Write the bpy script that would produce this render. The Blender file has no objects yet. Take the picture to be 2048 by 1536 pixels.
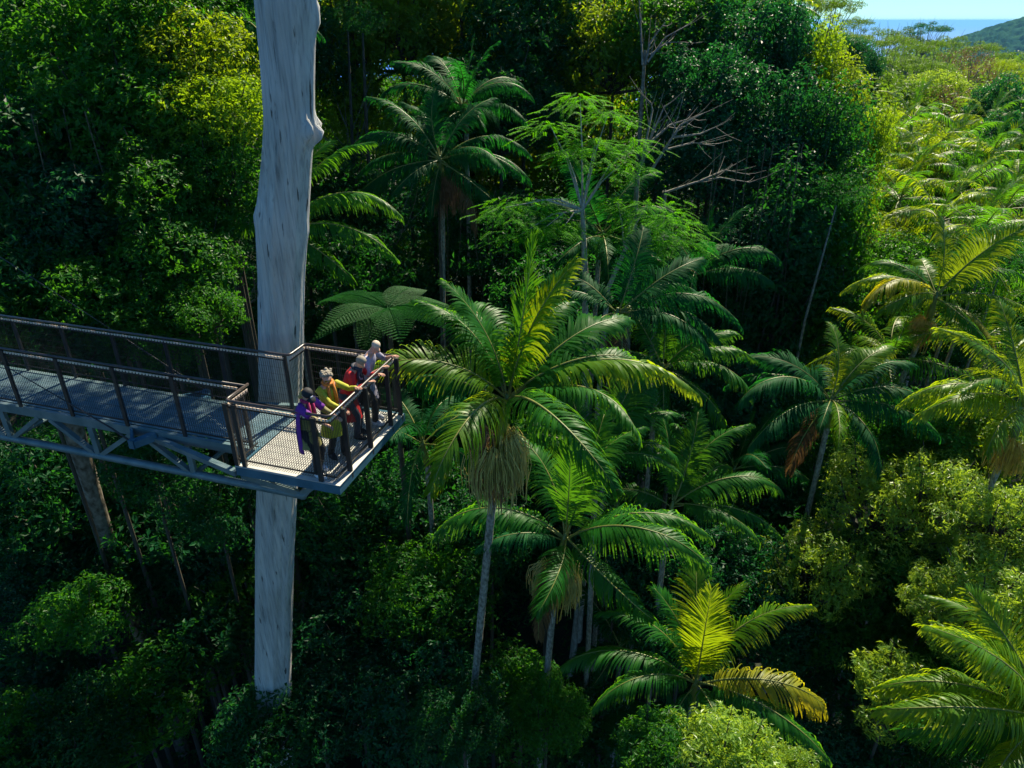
import bpy, bmesh, math, random
import numpy as np
from mathutils import Vector, Matrix
random.seed(7); RNG = np.random.default_rng(7)
scene = bpy.context.scene
R = math.radians

# ---------------------------------------------------------------- camera, sky, sun, exposure
CZ = 30.0
PITCH = R(27.1)
cam_d = bpy.data.cameras.new('camera'); cam = bpy.data.objects.new('camera', cam_d)
scene.collection.objects.link(cam); scene.camera = cam
cam_d.sensor_width = 36; cam_d.lens = 36 * 1422 / 2048
cam_d.clip_start = 0.1; cam_d.clip_end = 200000
cam.location = (0, 0, CZ); cam.rotation_euler = (math.pi / 2 - PITCH, 0, 0)
SUN_AZ, SUN_EL = R(27), R(46)          # azimuth clockwise from +Y
world = bpy.data.worlds.new('World'); scene.world = world; world.use_nodes = True
wn = world.node_tree.nodes; bg = wn['Background']
sky = wn.new('ShaderNodeTexSky'); sky.sky_type = 'NISHITA'; sky.sun_disc = False
sky.sun_elevation = SUN_EL; sky.sun_rotation = SUN_AZ; sky.altitude = 500
sky.air_density = 1.0; sky.dust_density = 0.0; sky.ozone_density = 4.0
tint = wn.new('ShaderNodeMixRGB'); tint.blend_type = 'MULTIPLY'; tint.inputs[0].default_value = 1; tint.inputs[2].default_value = (.56, .97, 1.20, 1)
world.node_tree.links.new(sky.outputs[0], tint.inputs[1]); world.node_tree.links.new(tint.outputs[0], bg.inputs[0]); bg.inputs[1].default_value = 0.054
sun_d = bpy.data.lights.new('sun', 'SUN'); sun_d.energy = 5.0; sun_d.angle = R(0.55); sun_d.color = (1.0, 0.89, 0.67)
sun = bpy.data.objects.new('sun', sun_d); scene.collection.objects.link(sun)
sd = Vector((math.sin(SUN_AZ) * math.cos(SUN_EL), math.cos(SUN_AZ) * math.cos(SUN_EL), math.sin(SUN_EL)))
sun.rotation_euler = sd.to_track_quat('Z', 'Y').to_euler()
scene.view_settings.view_transform = 'Standard'; scene.view_settings.look = 'None'
scene.view_settings.exposure = 1.1; scene.view_settings.gamma = 1.0
scene.cycles.max_bounces = 6; scene.cycles.transparent_max_bounces = 8
scene.cycles.diffuse_bounces = 3; scene.cycles.glossy_bounces = 2; scene.cycles.transmission_bounces = 4
scene.cycles.use_adaptive_sampling = True

# ---------------------------------------------------------------- helpers
FW = Vector((0, math.cos(PITCH), -math.sin(PITCH))); UP = Vector((0, math.sin(PITCH), math.cos(PITCH)))
def at(px, py, d):
    """world point that stands at depth d along the ray through photo pixel (px,py)"""
    return Vector((0, 0, CZ)) + d * (FW + Vector((1, 0, 0)) * (px - 1024) / 1422 - UP * (py - 768) / 1422)
def link(o, parent=None):
    scene.collection.objects.link(o)
    if parent is not None: o.parent = parent
    return o
def tag(o, label=None, cat=None, group=None, kind=None):
    if label: o['label'] = label
    if cat: o['category'] = cat
    if group: o['group'] = group
    if kind: o['kind'] = kind
    return o
def empty(name, loc=(0, 0, 0), rz=0):
    o = bpy.data.objects.new(name, None); o.location = loc; o.rotation_euler = (0, 0, rz); o.empty_display_size = .3
    return link(o)
def np_mesh(name, V, F, mat, smooth=False):
    V = np.asarray(V, dtype=np.float32).reshape(-1, 3); F = np.asarray(F, dtype=np.int32)
    k = F.shape[1]; me = bpy.data.meshes.new(name)
    me.vertices.add(len(V)); me.vertices.foreach_set('co', V.ravel())
    me.loops.add(F.size); me.loops.foreach_set('vertex_index', F.ravel())
    me.polygons.add(len(F)); me.polygons.foreach_set('loop_start', np.arange(0, F.size, k, dtype=np.int32))
    me.polygons.foreach_set('loop_total', np.full(len(F), k, dtype=np.int32))
    me.polygons.foreach_set('use_smooth', np.full(len(F), bool(smooth)))
    me.materials.append(mat); me.update(calc_edges=True)
    return me
class MB:
    """collects quads"""
    def __init__(s): s.V = []; s.F = []
    def quad_grid(s, rings, closed=True):
        b = len(s.V); n = len(rings[0])
        for r in rings: s.V += [tuple(p) for p in r]
        for i in range(len(rings) - 1):
            for j in range(n if closed else n - 1):
                k = (j + 1) % n
                s.F.append((b + i * n + j, b + i * n + k, b + (i + 1) * n + k, b + (i + 1) * n + j))
    def tube(s, pts, rad, n=6, cap=True):
        pts = [Vector(p) for p in pts]
        if not hasattr(rad, '__len__'): rad = [rad] * len(pts)
        rings = []; pa = None
        for i, p in enumerate(pts):
            t = (pts[min(i + 1, len(pts) - 1)] - pts[max(i - 1, 0)]).normalized()
            if pa is None: pa = (Vector((0, 0, 1)) if abs(t.z) < .9 else Vector((1, 0, 0)))
            a = (pa - t * pa.dot(t)).normalized(); b = t.cross(a); pa = a
            rings.append([p + (a * math.cos(2 * math.pi * j / n) + b * math.sin(2 * math.pi * j / n)) * rad[i] for j in range(n)])
        if cap:
            rings = [[pts[0]] * n] + rings + [[pts[-1]] * n]
        s.quad_grid(rings)
    def box(s, c, X, Y, Z):
        """centre, three half-extent vectors"""
        c, X, Y, Z = Vector(c), Vector(X), Vector(Y), Vector(Z); b = len(s.V)
        for k in (-1, 1):
            for (i, j) in ((-1, -1), (1, -1), (1, 1), (-1, 1)): s.V.append(tuple(c + X * i + Y * j + Z * k))
        for f in ((3, 2, 1, 0), (4, 5, 6, 7), (0, 1, 5, 4), (1, 2, 6, 5), (2, 3, 7, 6), (3, 0, 4, 7)): s.F.append(tuple(b + q for q in f))
    def bar(s, a, b, w, h):
        a, b = Vector(a), Vector(b); t = (b - a); L = t.length; t.normalize()
        side = t.cross(Vector((0, 0, 1))); side = side.normalized() if side.length > .01 else Vector((1, 0, 0))
        up = side.cross(t)
        s.box((a + b) / 2, t * L / 2, side * w / 2, up * h / 2)
    def mesh(s, name, mat, smooth=False): return np_mesh(name, s.V, s.F, mat, smooth)
    def build(s, name, mat, parent=None, smooth=False): return link(bpy.data.objects.new(name, s.mesh(name, mat, smooth)), parent)
def norm(a): return a / np.maximum(np.linalg.norm(a, axis=-1, keepdims=True), 1e-9)

# ---------------------------------------------------------------- materials
def new_mat(name):
    m = bpy.data.materials.new(name); m.use_nodes = True
    return m, m.node_tree.nodes, m.node_tree.links, m.node_tree.nodes['Principled BSDF']
def leaf_mat(name, dark, light, trans, tmix=.38, rough=.38, spec=.5):
    m, n, l, p = new_mat(name)
    g = n.new('ShaderNodeNewGeometry'); oi = n.new('ShaderNodeObjectInfo')
    add = n.new('ShaderNodeMath'); add.operation = 'MULTIPLY_ADD'; add.inputs[1].default_value = .75; 
    m2 = n.new('ShaderNodeMath'); m2.operation = 'MULTIPLY'; m2.inputs[1].default_value = .25
    l.new(oi.outputs['Random'], m2.inputs[0]); l.new(g.outputs['Random Per Island'], add.inputs[0]); l.new(m2.outputs[0], add.inputs[2])
    cr = n.new('ShaderNodeValToRGB'); cr.color_ramp.elements[0].color = (*dark, 1); cr.color_ramp.elements[1].color = (*light, 1)
    e = cr.color_ramp.elements.new(.55); e.color = tuple((a * .6 + b * .4) for a, b in zip(dark, light)) + (1,)
    l.new(add.outputs[0], cr.inputs[0]); l.new(cr.outputs[0], p.inputs['Base Color'])
    p.inputs['Roughness'].default_value = rough; p.inputs['Specular IOR Level'].default_value = spec
    t = n.new('ShaderNodeBsdfTranslucent')
    mx = n.new('ShaderNodeMixRGB'); mx.inputs[0].default_value = .7; mx.inputs[2].default_value = (*trans, 1)
    l.new(cr.outputs[0], mx.inputs[1]); l.new(mx.outputs[0], t.inputs[0])
    ms = n.new('ShaderNodeMixShader'); ms.inputs[0].default_value = tmix
    l.new(p.outputs[0], ms.inputs[1]); l.new(t.outputs[0], ms.inputs[2])
    l.new(ms.outputs[0], n['Material Output'].inputs[0])
    return m
def noise_mat(name, c1, c2, scale=5, rough=.8, stretch=(1, 1, 1), bump=0, metallic=0, detail=5, lo=.35, hi=.65, spec=.5):
    m, n, l, p = new_mat(name)
    tc = n.new('ShaderNodeTexCoord'); mp = n.new('ShaderNodeMapping'); mp.inputs['Scale'].default_value = stretch
    ns = n.new('ShaderNodeTexNoise'); ns.inputs['Scale'].default_value = scale; ns.inputs['Detail'].default_value = detail
    cr = n.new('ShaderNodeValToRGB'); cr.color_ramp.elements[0].color = (*c1, 1); cr.color_ramp.elements[1].color = (*c2, 1)
    cr.color_ramp.elements[0].position = lo; cr.color_ramp.elements[1].position = hi
    l.new(tc.outputs['Object'], mp.inputs[0]); l.new(mp.outputs[0], ns.inputs[0]); l.new(ns.outputs[0], cr.inputs[0]); l.new(cr.outputs[0], p.inputs['Base Color'])
    p.inputs['Roughness'].default_value = rough; p.inputs['Metallic'].default_value = metallic; p.inputs['Specular IOR Level'].default_value = spec
    if bump:
        b = n.new('ShaderNodeBump'); b.inputs['Strength'].default_value = bump; b.inputs['Distance'].default_value = .03
        l.new(ns.outputs[0], b.inputs['Height']); l.new(b.outputs[0], p.inputs['Normal'])
    return m
M = {}
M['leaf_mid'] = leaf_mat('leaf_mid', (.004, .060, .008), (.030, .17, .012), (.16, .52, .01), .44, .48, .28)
M['leaf_dark'] = leaf_mat('leaf_dark', (.002, .038, .014), (.008, .10, .028), (.06, .34, .015), .40, .5, .2)  # deep green with the forest shade put into the leaf colour
M['leaf_teal_shade'] = leaf_mat('leaf_teal_shade', (.002, .044, .022), (.008, .105, .036), (.04, .30, .03), .36, .48, .25)  # bluish green, the cool tone of shade painted into the leaves
M['leaf_yellow_lit'] = leaf_mat('leaf_yellow_lit', (.022, .10, .006), (.11, .24, .010), (.50, .67, .006), .5, .45, .35)  # sunlight on the crowns is put into this yellow
M['leaf_lime_lit'] = leaf_mat('leaf_lime_lit', (.03, .14, .006), (.12, .28, .010), (.52, .76, .006), .52, .45, .35)  # brighter yellow green, backlight painted into the leaf colour
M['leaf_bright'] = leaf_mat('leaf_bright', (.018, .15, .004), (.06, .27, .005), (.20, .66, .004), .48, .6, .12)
M['leaf_pale'] = leaf_mat('leaf_pale', (.07, .18, .02), (.25, .40, .05), (.56, .76, .03), .46, .40, .5)  # pale leaves, with sun on the bushes put into the colour
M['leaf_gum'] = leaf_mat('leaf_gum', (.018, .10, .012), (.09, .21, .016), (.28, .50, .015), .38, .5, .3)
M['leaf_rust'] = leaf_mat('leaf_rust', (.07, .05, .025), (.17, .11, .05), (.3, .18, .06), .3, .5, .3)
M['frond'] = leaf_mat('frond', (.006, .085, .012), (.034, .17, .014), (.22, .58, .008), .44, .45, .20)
M['frond_lit'] = leaf_mat('frond_lit', (.025, .13, .006), (.12, .25, .010), (.60, .77, .006), .50, .42, .28)  # yellower copy of the frond with sunlight painted in
M['frond_dark'] = leaf_mat('frond_dark', (.003, .058, .018), (.012, .12, .030), (.04, .38, .02), .38, .6, .10)  # darker copy of the frond with the gully shade painted in
M['frond_dead'] = leaf_mat('frond_dead', (.06, .035, .015), (.16, .10, .04), (.3, .16, .05), .2, .7, .1)
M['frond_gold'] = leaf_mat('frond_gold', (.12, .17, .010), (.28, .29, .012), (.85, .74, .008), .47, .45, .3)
M['rachis'] = noise_mat('rachis', (.10, .14, .02), (.20, .20, .04), 4, .45)
M['crownshaft'] = noise_mat('crownshaft', (.07, .11, .02), (.14, .17, .03), 6, .4, (1, 1, .3))
M['palm_trunk'] = noise_mat('palm_trunk', (.10, .10, .075), (.30, .29, .24), 16, .85, (1, 1, .6), .4)
M['bark'] = noise_mat('bark', (.022, .020, .013), (.085, .075, .055), 9, .85, (1, 1, .35), .5)
M['pale_bark'] = noise_mat('pale_bark', (.20, .19, .15), (.42, .40, .34), 9, .8, (1, 1, .4), .3)
M['mottled'] = noise_mat('mottled', (.07, .055, .035), (.26, .23, .18), 7, .85, (1, 1, .6), .5)
M['dry_bark'] = noise_mat('dry_bark', (.10, .095, .07), (.24, .225, .18), 9, .8)
M['strand'] = noise_mat('strand', (.24, .22, .05), (.42, .36, .11), 5, .6)
M['strand_gold'] = noise_mat('strand_gold', (.40, .24, .03), (.62, .40, .06), 5, .6)
M['strand_brown'] = noise_mat('strand_brown', (.12, .065, .03), (.24, .14, .07), 5, .8)
M['vine'] = noise_mat('vine', (.03, .028, .014), (.10, .09, .05), 8, .85)
M['soil'] = noise_mat('soil', (.006, .014, .005), (.02, .022, .01), .6, .95, bump=.5)
# great dead trunk: grey-white wood with long dark checks
m, n, l, p = new_mat('dead_wood')
tc = n.new('ShaderNodeTexCoord')
mp = n.new('ShaderNodeMapping'); mp.inputs['Scale'].default_value = (4.2, 4.2, .34); l.new(tc.outputs['Object'], mp.inputs[0])
n1 = n.new('ShaderNodeTexNoise'); n1.inputs['Scale'].default_value = 1.7; n1.inputs['Detail'].default_value = 7; n1.inputs['Roughness'].default_value = .62; n1.inputs['Distortion'].default_value = .4
l.new(mp.outputs[0], n1.inputs[0]); n1.inputs['Distortion'].default_value = .15
c1 = n.new('ShaderNodeValToRGB'); e = c1.color_ramp.elements; e[0].position = .29; e[0].color = (.16, .18, .18, 1); e[1].position = .365; e[1].color = (.40, .405, .395, 1)
e2 = e.new(.56); e2.color = (.53, .53, .51, 1); e3 = e.new(.72); e3.color = (.64, .625, .58, 1)
l.new(n1.outputs[0], c1.inputs[0])
mp2 = n.new('ShaderNodeMapping'); mp2.inputs['Scale'].default_value = (22, 22, .8); l.new(tc.outputs['Object'], mp2.inputs[0])
n2 = n.new('ShaderNodeTexNoise'); n2.inputs['Scale'].default_value = 1.2; n2.inputs['Detail'].default_value = 4; l.new(mp2.outputs[0], n2.inputs[0])
c2 = n.new('ShaderNodeValToRGB'); c2.color_ramp.elements[0].position = .33; c2.color_ramp.elements[0].color = (.72, .73, .74, 1); c2.color_ramp.elements[1].position = .5; c2.color_ramp.elements[1].color = (1, 1, 1, 1)
l.new(n2.outputs[0], c2.inputs[0])
n3 = n.new('ShaderNodeTexNoise'); n3.inputs['Scale'].default_value = .55; n3.inputs['Detail'].default_value = 3; l.new(tc.outputs['Object'], n3.inputs[0])
c3 = n.new('ShaderNodeValToRGB'); c3.color_ramp.elements[0].position = .35; c3.color_ramp.elements[0].color = (.86, .85, .80, 1); c3.color_ramp.elements[1].position = .6; c3.color_ramp.elements[1].color = (1, 1, 1, 1)
l.new(n3.outputs[0], c3.inputs[0])
x1 = n.new('ShaderNodeMixRGB'); x1.blend_type = 'MULTIPLY'; x1.inputs[0].default_value = 1; l.new(c1.outputs[0], x1.inputs[1]); l.new(c2.outputs[0], x1.inputs[2])
x2 = n.new('ShaderNodeMixRGB'); x2.blend_type = 'MULTIPLY'; x2.inputs[0].default_value = 1; l.new(x1.outputs[0], x2.inputs[1]); l.new(c3.outputs[0], x2.inputs[2])
mp4 = n.new('ShaderNodeMapping'); mp4.inputs['Scale'].default_value = (9, 9, 1.3); l.new(tc.outputs['Object'], mp4.inputs[0])
n4 = n.new('ShaderNodeTexNoise'); n4.inputs['Scale'].default_value = 1.0; n4.inputs['Detail'].default_value = 5; l.new(mp4.outputs[0], n4.inputs[0])
c4 = n.new('ShaderNodeValToRGB'); c4.color_ramp.elements[0].position = .30; c4.color_ramp.elements[0].color = (.16, .16, .15, 1); c4.color_ramp.elements[1].position = .355; c4.color_ramp.elements[1].color = (1, 1, 1, 1); l.new(n4.outputs[0], c4.inputs[0])
x3 = n.new('ShaderNodeMixRGB'); x3.blend_type = 'MULTIPLY'; x3.inputs[0].default_value = 1; l.new(x2.outputs[0], x3.inputs[1]); l.new(c4.outputs[0], x3.inputs[2]); x2 = x3
l.new(x2.outputs[0], p.inputs['Base Color']); p.inputs['Roughness'].default_value = .8
bp = n.new('ShaderNodeBump'); bp.inputs['Strength'].default_value = .8; bp.inputs['Distance'].default_value = .05; l.new(x1.outputs[0], bp.inputs['Height']); l.new(bp.outputs[0], p.inputs['Normal'])
M['dead_wood'] = m
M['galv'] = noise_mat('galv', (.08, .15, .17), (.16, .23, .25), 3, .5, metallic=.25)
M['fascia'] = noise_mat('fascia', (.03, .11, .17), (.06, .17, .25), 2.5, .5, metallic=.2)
M['grate_shaded'] = noise_mat('grate_shaded', (.09, .17, .21), (.16, .25, .30), 3, .5, metallic=.2)  # darker, bluer copy of the grating: walkway shade put into the colour
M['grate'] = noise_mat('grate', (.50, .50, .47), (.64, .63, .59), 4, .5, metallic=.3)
M['charcoal'] = noise_mat('charcoal', (.016, .017, .019), (.03, .031, .033), 6, .45)
M['handrail'] = noise_mat('handrail', (.03, .024, .023), (.065, .05, .046), 8, .32, spec=.6)
M['wire'] = noise_mat('wire', (.010, .011, .012), (.02, .02, .02), 6, .5)
M['tab'] = noise_mat('tab', (.62, .50, .40), (.75, .62, .50), 6, .45)  # pale tan: the sunlit dots under the handrail are painted in
def plain(name, c, rough=.8, c2=None, scale=30):
    c2 = c2 or tuple(x * .75 for x in c); return noise_mat(name, c2, c, scale, rough)

# ---------------------------------------------------------------- ground, sea, far hill
def ss(a, b, x):
    t = np.clip((x - a) / (b - a), 0, 1); return t * t * (3 - 2 * t)
def gz(x, y):
    x = np.asarray(x, float); y = np.asarray(y, float)
    z = 2 + 7 * ss(16, 48, y) * (1 - .45 * ss(6, 22, x)) + 3.5 * ss(-6, -26, x) + 1.0 * np.sin(x * .31 + 1) * np.cos(y * .23) + .5 * np.sin(x * .9 + y * .7)
    z = z + 5 * ss(6, -12, y)
    r = np.hypot(x, y)
    z = z + 3 * np.sin(x * .021 + 2) * np.cos(y * .017) * ss(60, 200, r)
    az = np.degrees(np.arctan2(x, y))
    drop = ss(230, 1500, r)
    return z * (1 - drop) + drop * -470
N = 260
s_ = np.linspace(-1, 1, N); g_ = np.sinh(s_ * 7.2) / np.sinh(7.2) * 9000
X, Y = np.meshgrid(g_, g_ + 15)
Vt = np.stack([X, Y, gz(X, Y)], -1).reshape(-1, 3)
idx = np.arange(N * N).reshape(N, N)
Ft = np.stack([idx[:-1, :-1], idx[:-1, 1:], idx[1:, 1:], idx[1:, :-1]], -1).reshape(-1, 4)
o = link(bpy.data.objects.new('ground', np_mesh('ground', Vt, Ft, M['soil'], True))); tag(o, kind='structure')
# the sea, seen over the far canopy
m, n, l, p = new_mat('sea_water'); p.inputs['Base Color'].default_value = (.002, .11, .50, 1); p.inputs['Roughness'].default_value = .7; p.inputs['Specular IOR Level'].default_value = .15; M['sea'] = m
b = MB(); nn = 48
b.V = [(0, 0, -450)] + [(90000 * math.cos(2 * math.pi * i / nn), 90000 * math.sin(2 * math.pi * i / nn), -450) for i in range(nn)]
me = bpy.data.meshes.new('sea'); me.from_pydata(b.V, [], [(0, i + 1, (i + 1) % nn + 1) for i in range(nn)]); me.materials.append(m)
tag(link(bpy.data.objects.new('sea', me)), kind='structure')
# wooded hill beyond the plateau
hx = np.linspace(300, 3300, 330); hy = np.linspace(1500, 3600, 150)
HX, HY = np.meshgrid(hx, hy)
rng = np.random.default_rng(3)
HZ = -560 + 640 * np.exp(-((HX - 1950) / 1150) ** 2) * np.exp(-((HY - 2500) / 800) ** 2)
for k in range(26):
    f = rng.uniform(.004, .02); a = rng.uniform(0, 6.28); ph = rng.uniform(0, 6.28)
    HZ += .10 / f * np.sin((HX * math.cos(a) + HY * math.sin(a)) * f + ph) * (.3 if f < .008 else .08)
HZ += rng.uniform(0, 9, HZ.shape)
idx = np.arange(HX.size).reshape(HX.shape)
Fh = np.stack([idx[:-1, :-1], idx[:-1, 1:], idx[1:, 1:], idx[1:, :-1]], -1).reshape(-1, 4)
M['hill'] = noise_mat('hill', (.012, .05, .03), (.035, .10, .05), .03, 1.0, detail=8, spec=0)  # bluish green base, distance haze put into the hill colour
tag(link(bpy.data.objects.new('hill', np_mesh('hill', np.stack([HX, HY, HZ], -1).reshape(-1, 3), Fh, M['hill']))), kind='structure')

# ---------------------------------------------------------------- leaves and crowns
def leaf_arrays(C0, D, Nn, L, Wd, fold=.25):
    """folded rhombic leaves: C0 base, D direction, Nn approx normal"""
    D = norm(D); S = norm(np.cross(D, Nn)); Nn = np.cross(S, D)
    L = L[:, None]; Wd = Wd[:, None]
    mid = C0 + D * L * .45
    a = mid + S * Wd * .5 + Nn * Wd * fold; c = mid - S * Wd * .5 + Nn * Wd * fold; t = C0 + D * L
    V = np.stack([C0, a, t, c], 1).reshape(-1, 3)
    k = np.arange(len(C0))[:, None] * 4
    F = np.concatenate([k + [[0, 1, 2]], k + [[0, 2, 3]]], 0)
    return V, F
def clusters(P, Nrm, per, L, rng, flat=.5, ratio=.42, hang=0.0):
    """rosettes of leaves at points P facing Nrm"""
    n = len(P); P = np.repeat(P, per, 0); Nr = norm(np.repeat(Nrm, per, 0) + rng.normal(0, .25, (n * per, 3)))
    rd = rng.normal(0, 1, (n * per, 3)); tang = norm(rd - Nr * np.sum(rd * Nr, 1, keepdims=True))
    D = norm(tang + Nr * rng.uniform(-.1, flat, (n * per, 1)) + np.array([0, 0, -hang]))
    LL = L * rng.uniform(.6, 1.25, n * per)
    return leaf_arrays(P + tang * L * .1 + rng.normal(0, L * .25, P.shape), D, norm(Nr + rng.normal(0, .3, P.shape)), LL, LL * ratio)
def shell_points(lobes, dens, rng, thick=.22, low=-.55):
    Ps, Ns = [], []
    for (x, y, z, rx, ry, rz) in lobes:
        area = 4 * math.pi * ((rx * ry + rx * rz + ry * rz) / 3)
        n = int(dens * area); d = norm(rng.normal(0, 1, (n, 3))); d = d[d[:, 2] > low - .4 * rng.random(len(d))]
        k = 1 + np.minimum(rng.normal(0, thick * .35, (len(d), 1)), thick) - thick * rng.random((len(d), 1)) ** 2
        wob = 1 + .16 * np.sin(d[:, :1] * 7 + x * 3) * np.sin(d[:, 1:2] * 8 + y * 2) + .12 * np.sin(d[:, 2:3] * 11 + z)
        p = d * k * wob * np.array([rx, ry, rz]) + np.array([x, y, z])
        Ps.append(p); Ns.append(norm(d / np.array([rx, ry, rz]) + np.array([0, 0, .25])))
    return np.concatenate(Ps), np.concatenate(Ns)
def lobes_round(Rr, K, rng, fz=.8, lr=(.30, .46), kk=(.50, .86)):
    out = []
    for i in range(K):
        z = 1 - 1.55 * (i + .5) / K; a = i * 2.399 + rng.uniform(-.4, .4); q = math.sqrt(max(0, 1 - z * z))
        r = rng.uniform(*lr) * Rr * rng.uniform(.8, 1.15); k = rng.uniform(*kk) * Rr
        out.append((q * math.cos(a) * k, q * math.sin(a) * k, z * k * fz, r, r, r * rng.uniform(.65, .9)))
    return out
PROTO = {}
def make_proto(key, lobes, dens, per, L, seed, flat=.5, ratio=.42, hang=0, limb_mat='bark', limb_r=.10, base=None, thick=.25):
    rng = np.random.default_rng(seed)
    P, Nn = shell_points(lobes, dens, rng, thick)
    V, F = clusters(P, Nn, per, L, rng, flat, ratio, hang)
    b = MB(); base = Vector(base or (0, 0, min(l[2] for l in lobes) - .6))
    for (x, y, z, rx, ry, rz) in lobes:
        e = Vector((x, y, z)); mid = base.lerp(e, .5) + Vector((rng.uniform(-.3, .3), rng.uniform(-.3, .3), -.1 * e.length))
        b.tube([base, mid, e, e + (e - mid) * .4 + Vector((0, 0, rz * .3))], [limb_r, limb_r * .6, limb_r * .35, limb_r * .12], 5, False)
    PROTO[key] = dict(V=V, F=F, limbs=b, lm=limb_mat, base=base, cache={}, R=max(math.hypot(l[0], l[1]) + l[3] for l in lobes))
r_ = np.random.default_rng(11)
make_proto('round', lobes_round(3.3, 22, r_), 9, 5, .235, 1, ratio=.5)
make_proto('round_b', lobes_round(3.3, 17, r_, .9, (.34, .52)), 8.5, 5, .245, 2, ratio=.5)
make_proto('broad', lobes_round(3.6, 20, r_, .55), 12, 5, .2, 3)
make_proto('star', lobes_round(2.2, 24, r_, .75, (.22, .38), (.4, 1.0)), 14, 7, .185, 4, flat=.35, ratio=.34)
make_proto('star_s', lobes_round(1.15, 16, r_, .7, (.24, .42), (.4, 1.05)), 42, 7, .14, 14, flat=.35, ratio=.34, limb_r=.05)
make_proto('under', lobes_round(2.6, 13, r_, .8, (.36, .5)), 9, 5, .26, 5, ratio=.48)
cl = []
for i in range(22):
    z = 3.6 - 7.4 * i / 21; a = i * 2.4 + r_.uniform(-.3, .3); k = (.5 if z > 2.6 else 1.15) * r_.uniform(.7, 1.15); r = r_.uniform(.75, 1.15)
    cl.append((math.cos(a) * k, math.sin(a) * k, z, r, r, r * 1.5))
make_proto('column', cl, 11, 5, .21, 6, ratio=.5, hang=.15, base=(0, 0, -4))
gl = []
for i in range(15):
    a = i * 2.399; k = math.sqrt((i + .5) / 15) * 3.4; r = r_.uniform(.6, 1.05)
    gl.append((math.cos(a) * k, math.sin(a) * k, 1.6 - k * .42 + r_.uniform(-.5, .5), r, r, r * .42))
make_proto('gum', gl, 24, 4, .17, 8, hang=.6, ratio=.36, limb_mat='dry_bark', limb_r=.08, base=(0, 0, -3.6))
hl = lobes_round(3.4, 12, r_, .8, (.26, .4))
make_proto('thin', hl, 7, 4, .16, 9, hang=.3, limb_mat='dry_bark', limb_r=.07)

def crown_mesh(key, mat):
    p = PROTO[key]
    if mat not in p['cache']:
        me = np_mesh('crown', p['V'], p['F'], M[mat]); p['cache'][mat] = me
    if 'lmesh' not in p: p['lmesh'] = p['limbs'].mesh('limbs', M[p['lm']], True)
    return p['cache'][mat], p['lmesh']
b = MB(); pts = []; 
for i in range(9):
    t = i / 8; pts.append((.12 * math.sin(t * 5), .10 * math.sin(t * 7 + 1) , t))
b.quad_grid([[(p_[0] * 3 + r_k * math.cos(2 * math.pi * k / 9), p_[1] * 3 + r_k * math.sin(2 * math.pi * k / 9), p_[2]) for k in range(9)] for p_, r_k in zip(pts, [1.35, 1.05, .95, .9, .86, .8, .76, .7, .6])])
TRUNK = {}
def trunk_mesh(mat):
    if mat not in TRUNK: TRUNK[mat] = b_trunk.mesh('trunk', M[mat], True)
    return TRUNK[mat]
b_trunk = b
tree_rng = random.Random(5)
def tree(px, py, d, Rr, key, mat, label, tmat='bark', tr=None, name='broadleaf_tree', cat='tree', group='broadleaf trees of the rainforest', zs=1.0):
    key = 'star_s' if key == 'star' and Rr < 1.8 else key
    c = at(px, py, d); p = PROTO[key]; s = Rr / p['R']; g = float(gz(c.x, c.y))
    root = empty(name, (c.x, c.y, g - .3)); tag(root, label, cat, group)
    h = c.z - root.location.z
    cm, lm = crown_mesh(key, mat)
    rz = tree_rng.uniform(0, 6.28)
    cr = link(bpy.data.objects.new('crown', cm), root); cr.location = (0, 0, h); cr.rotation_euler = (tree_rng.uniform(-.12, .12), tree_rng.uniform(-.12, .12), rz)
    k = tree_rng.uniform(.86, 1.16); cr.scale = (s * k, s / k, s * zs)
    li = link(bpy.data.objects.new('limbs', lm), root); li.location = cr.location; li.rotation_euler = cr.rotation_euler; li.scale = cr.scale
    top = h + p['base'].z * s * zs
    if top > .5:
        t = link(bpy.data.objects.new('trunk', trunk_mesh(tmat)), root); q = tr or (.04 + .022 * Rr)
        t.scale = (q, q, top + .15); t.rotation_euler = (0, 0, rz)
    return root

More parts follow.
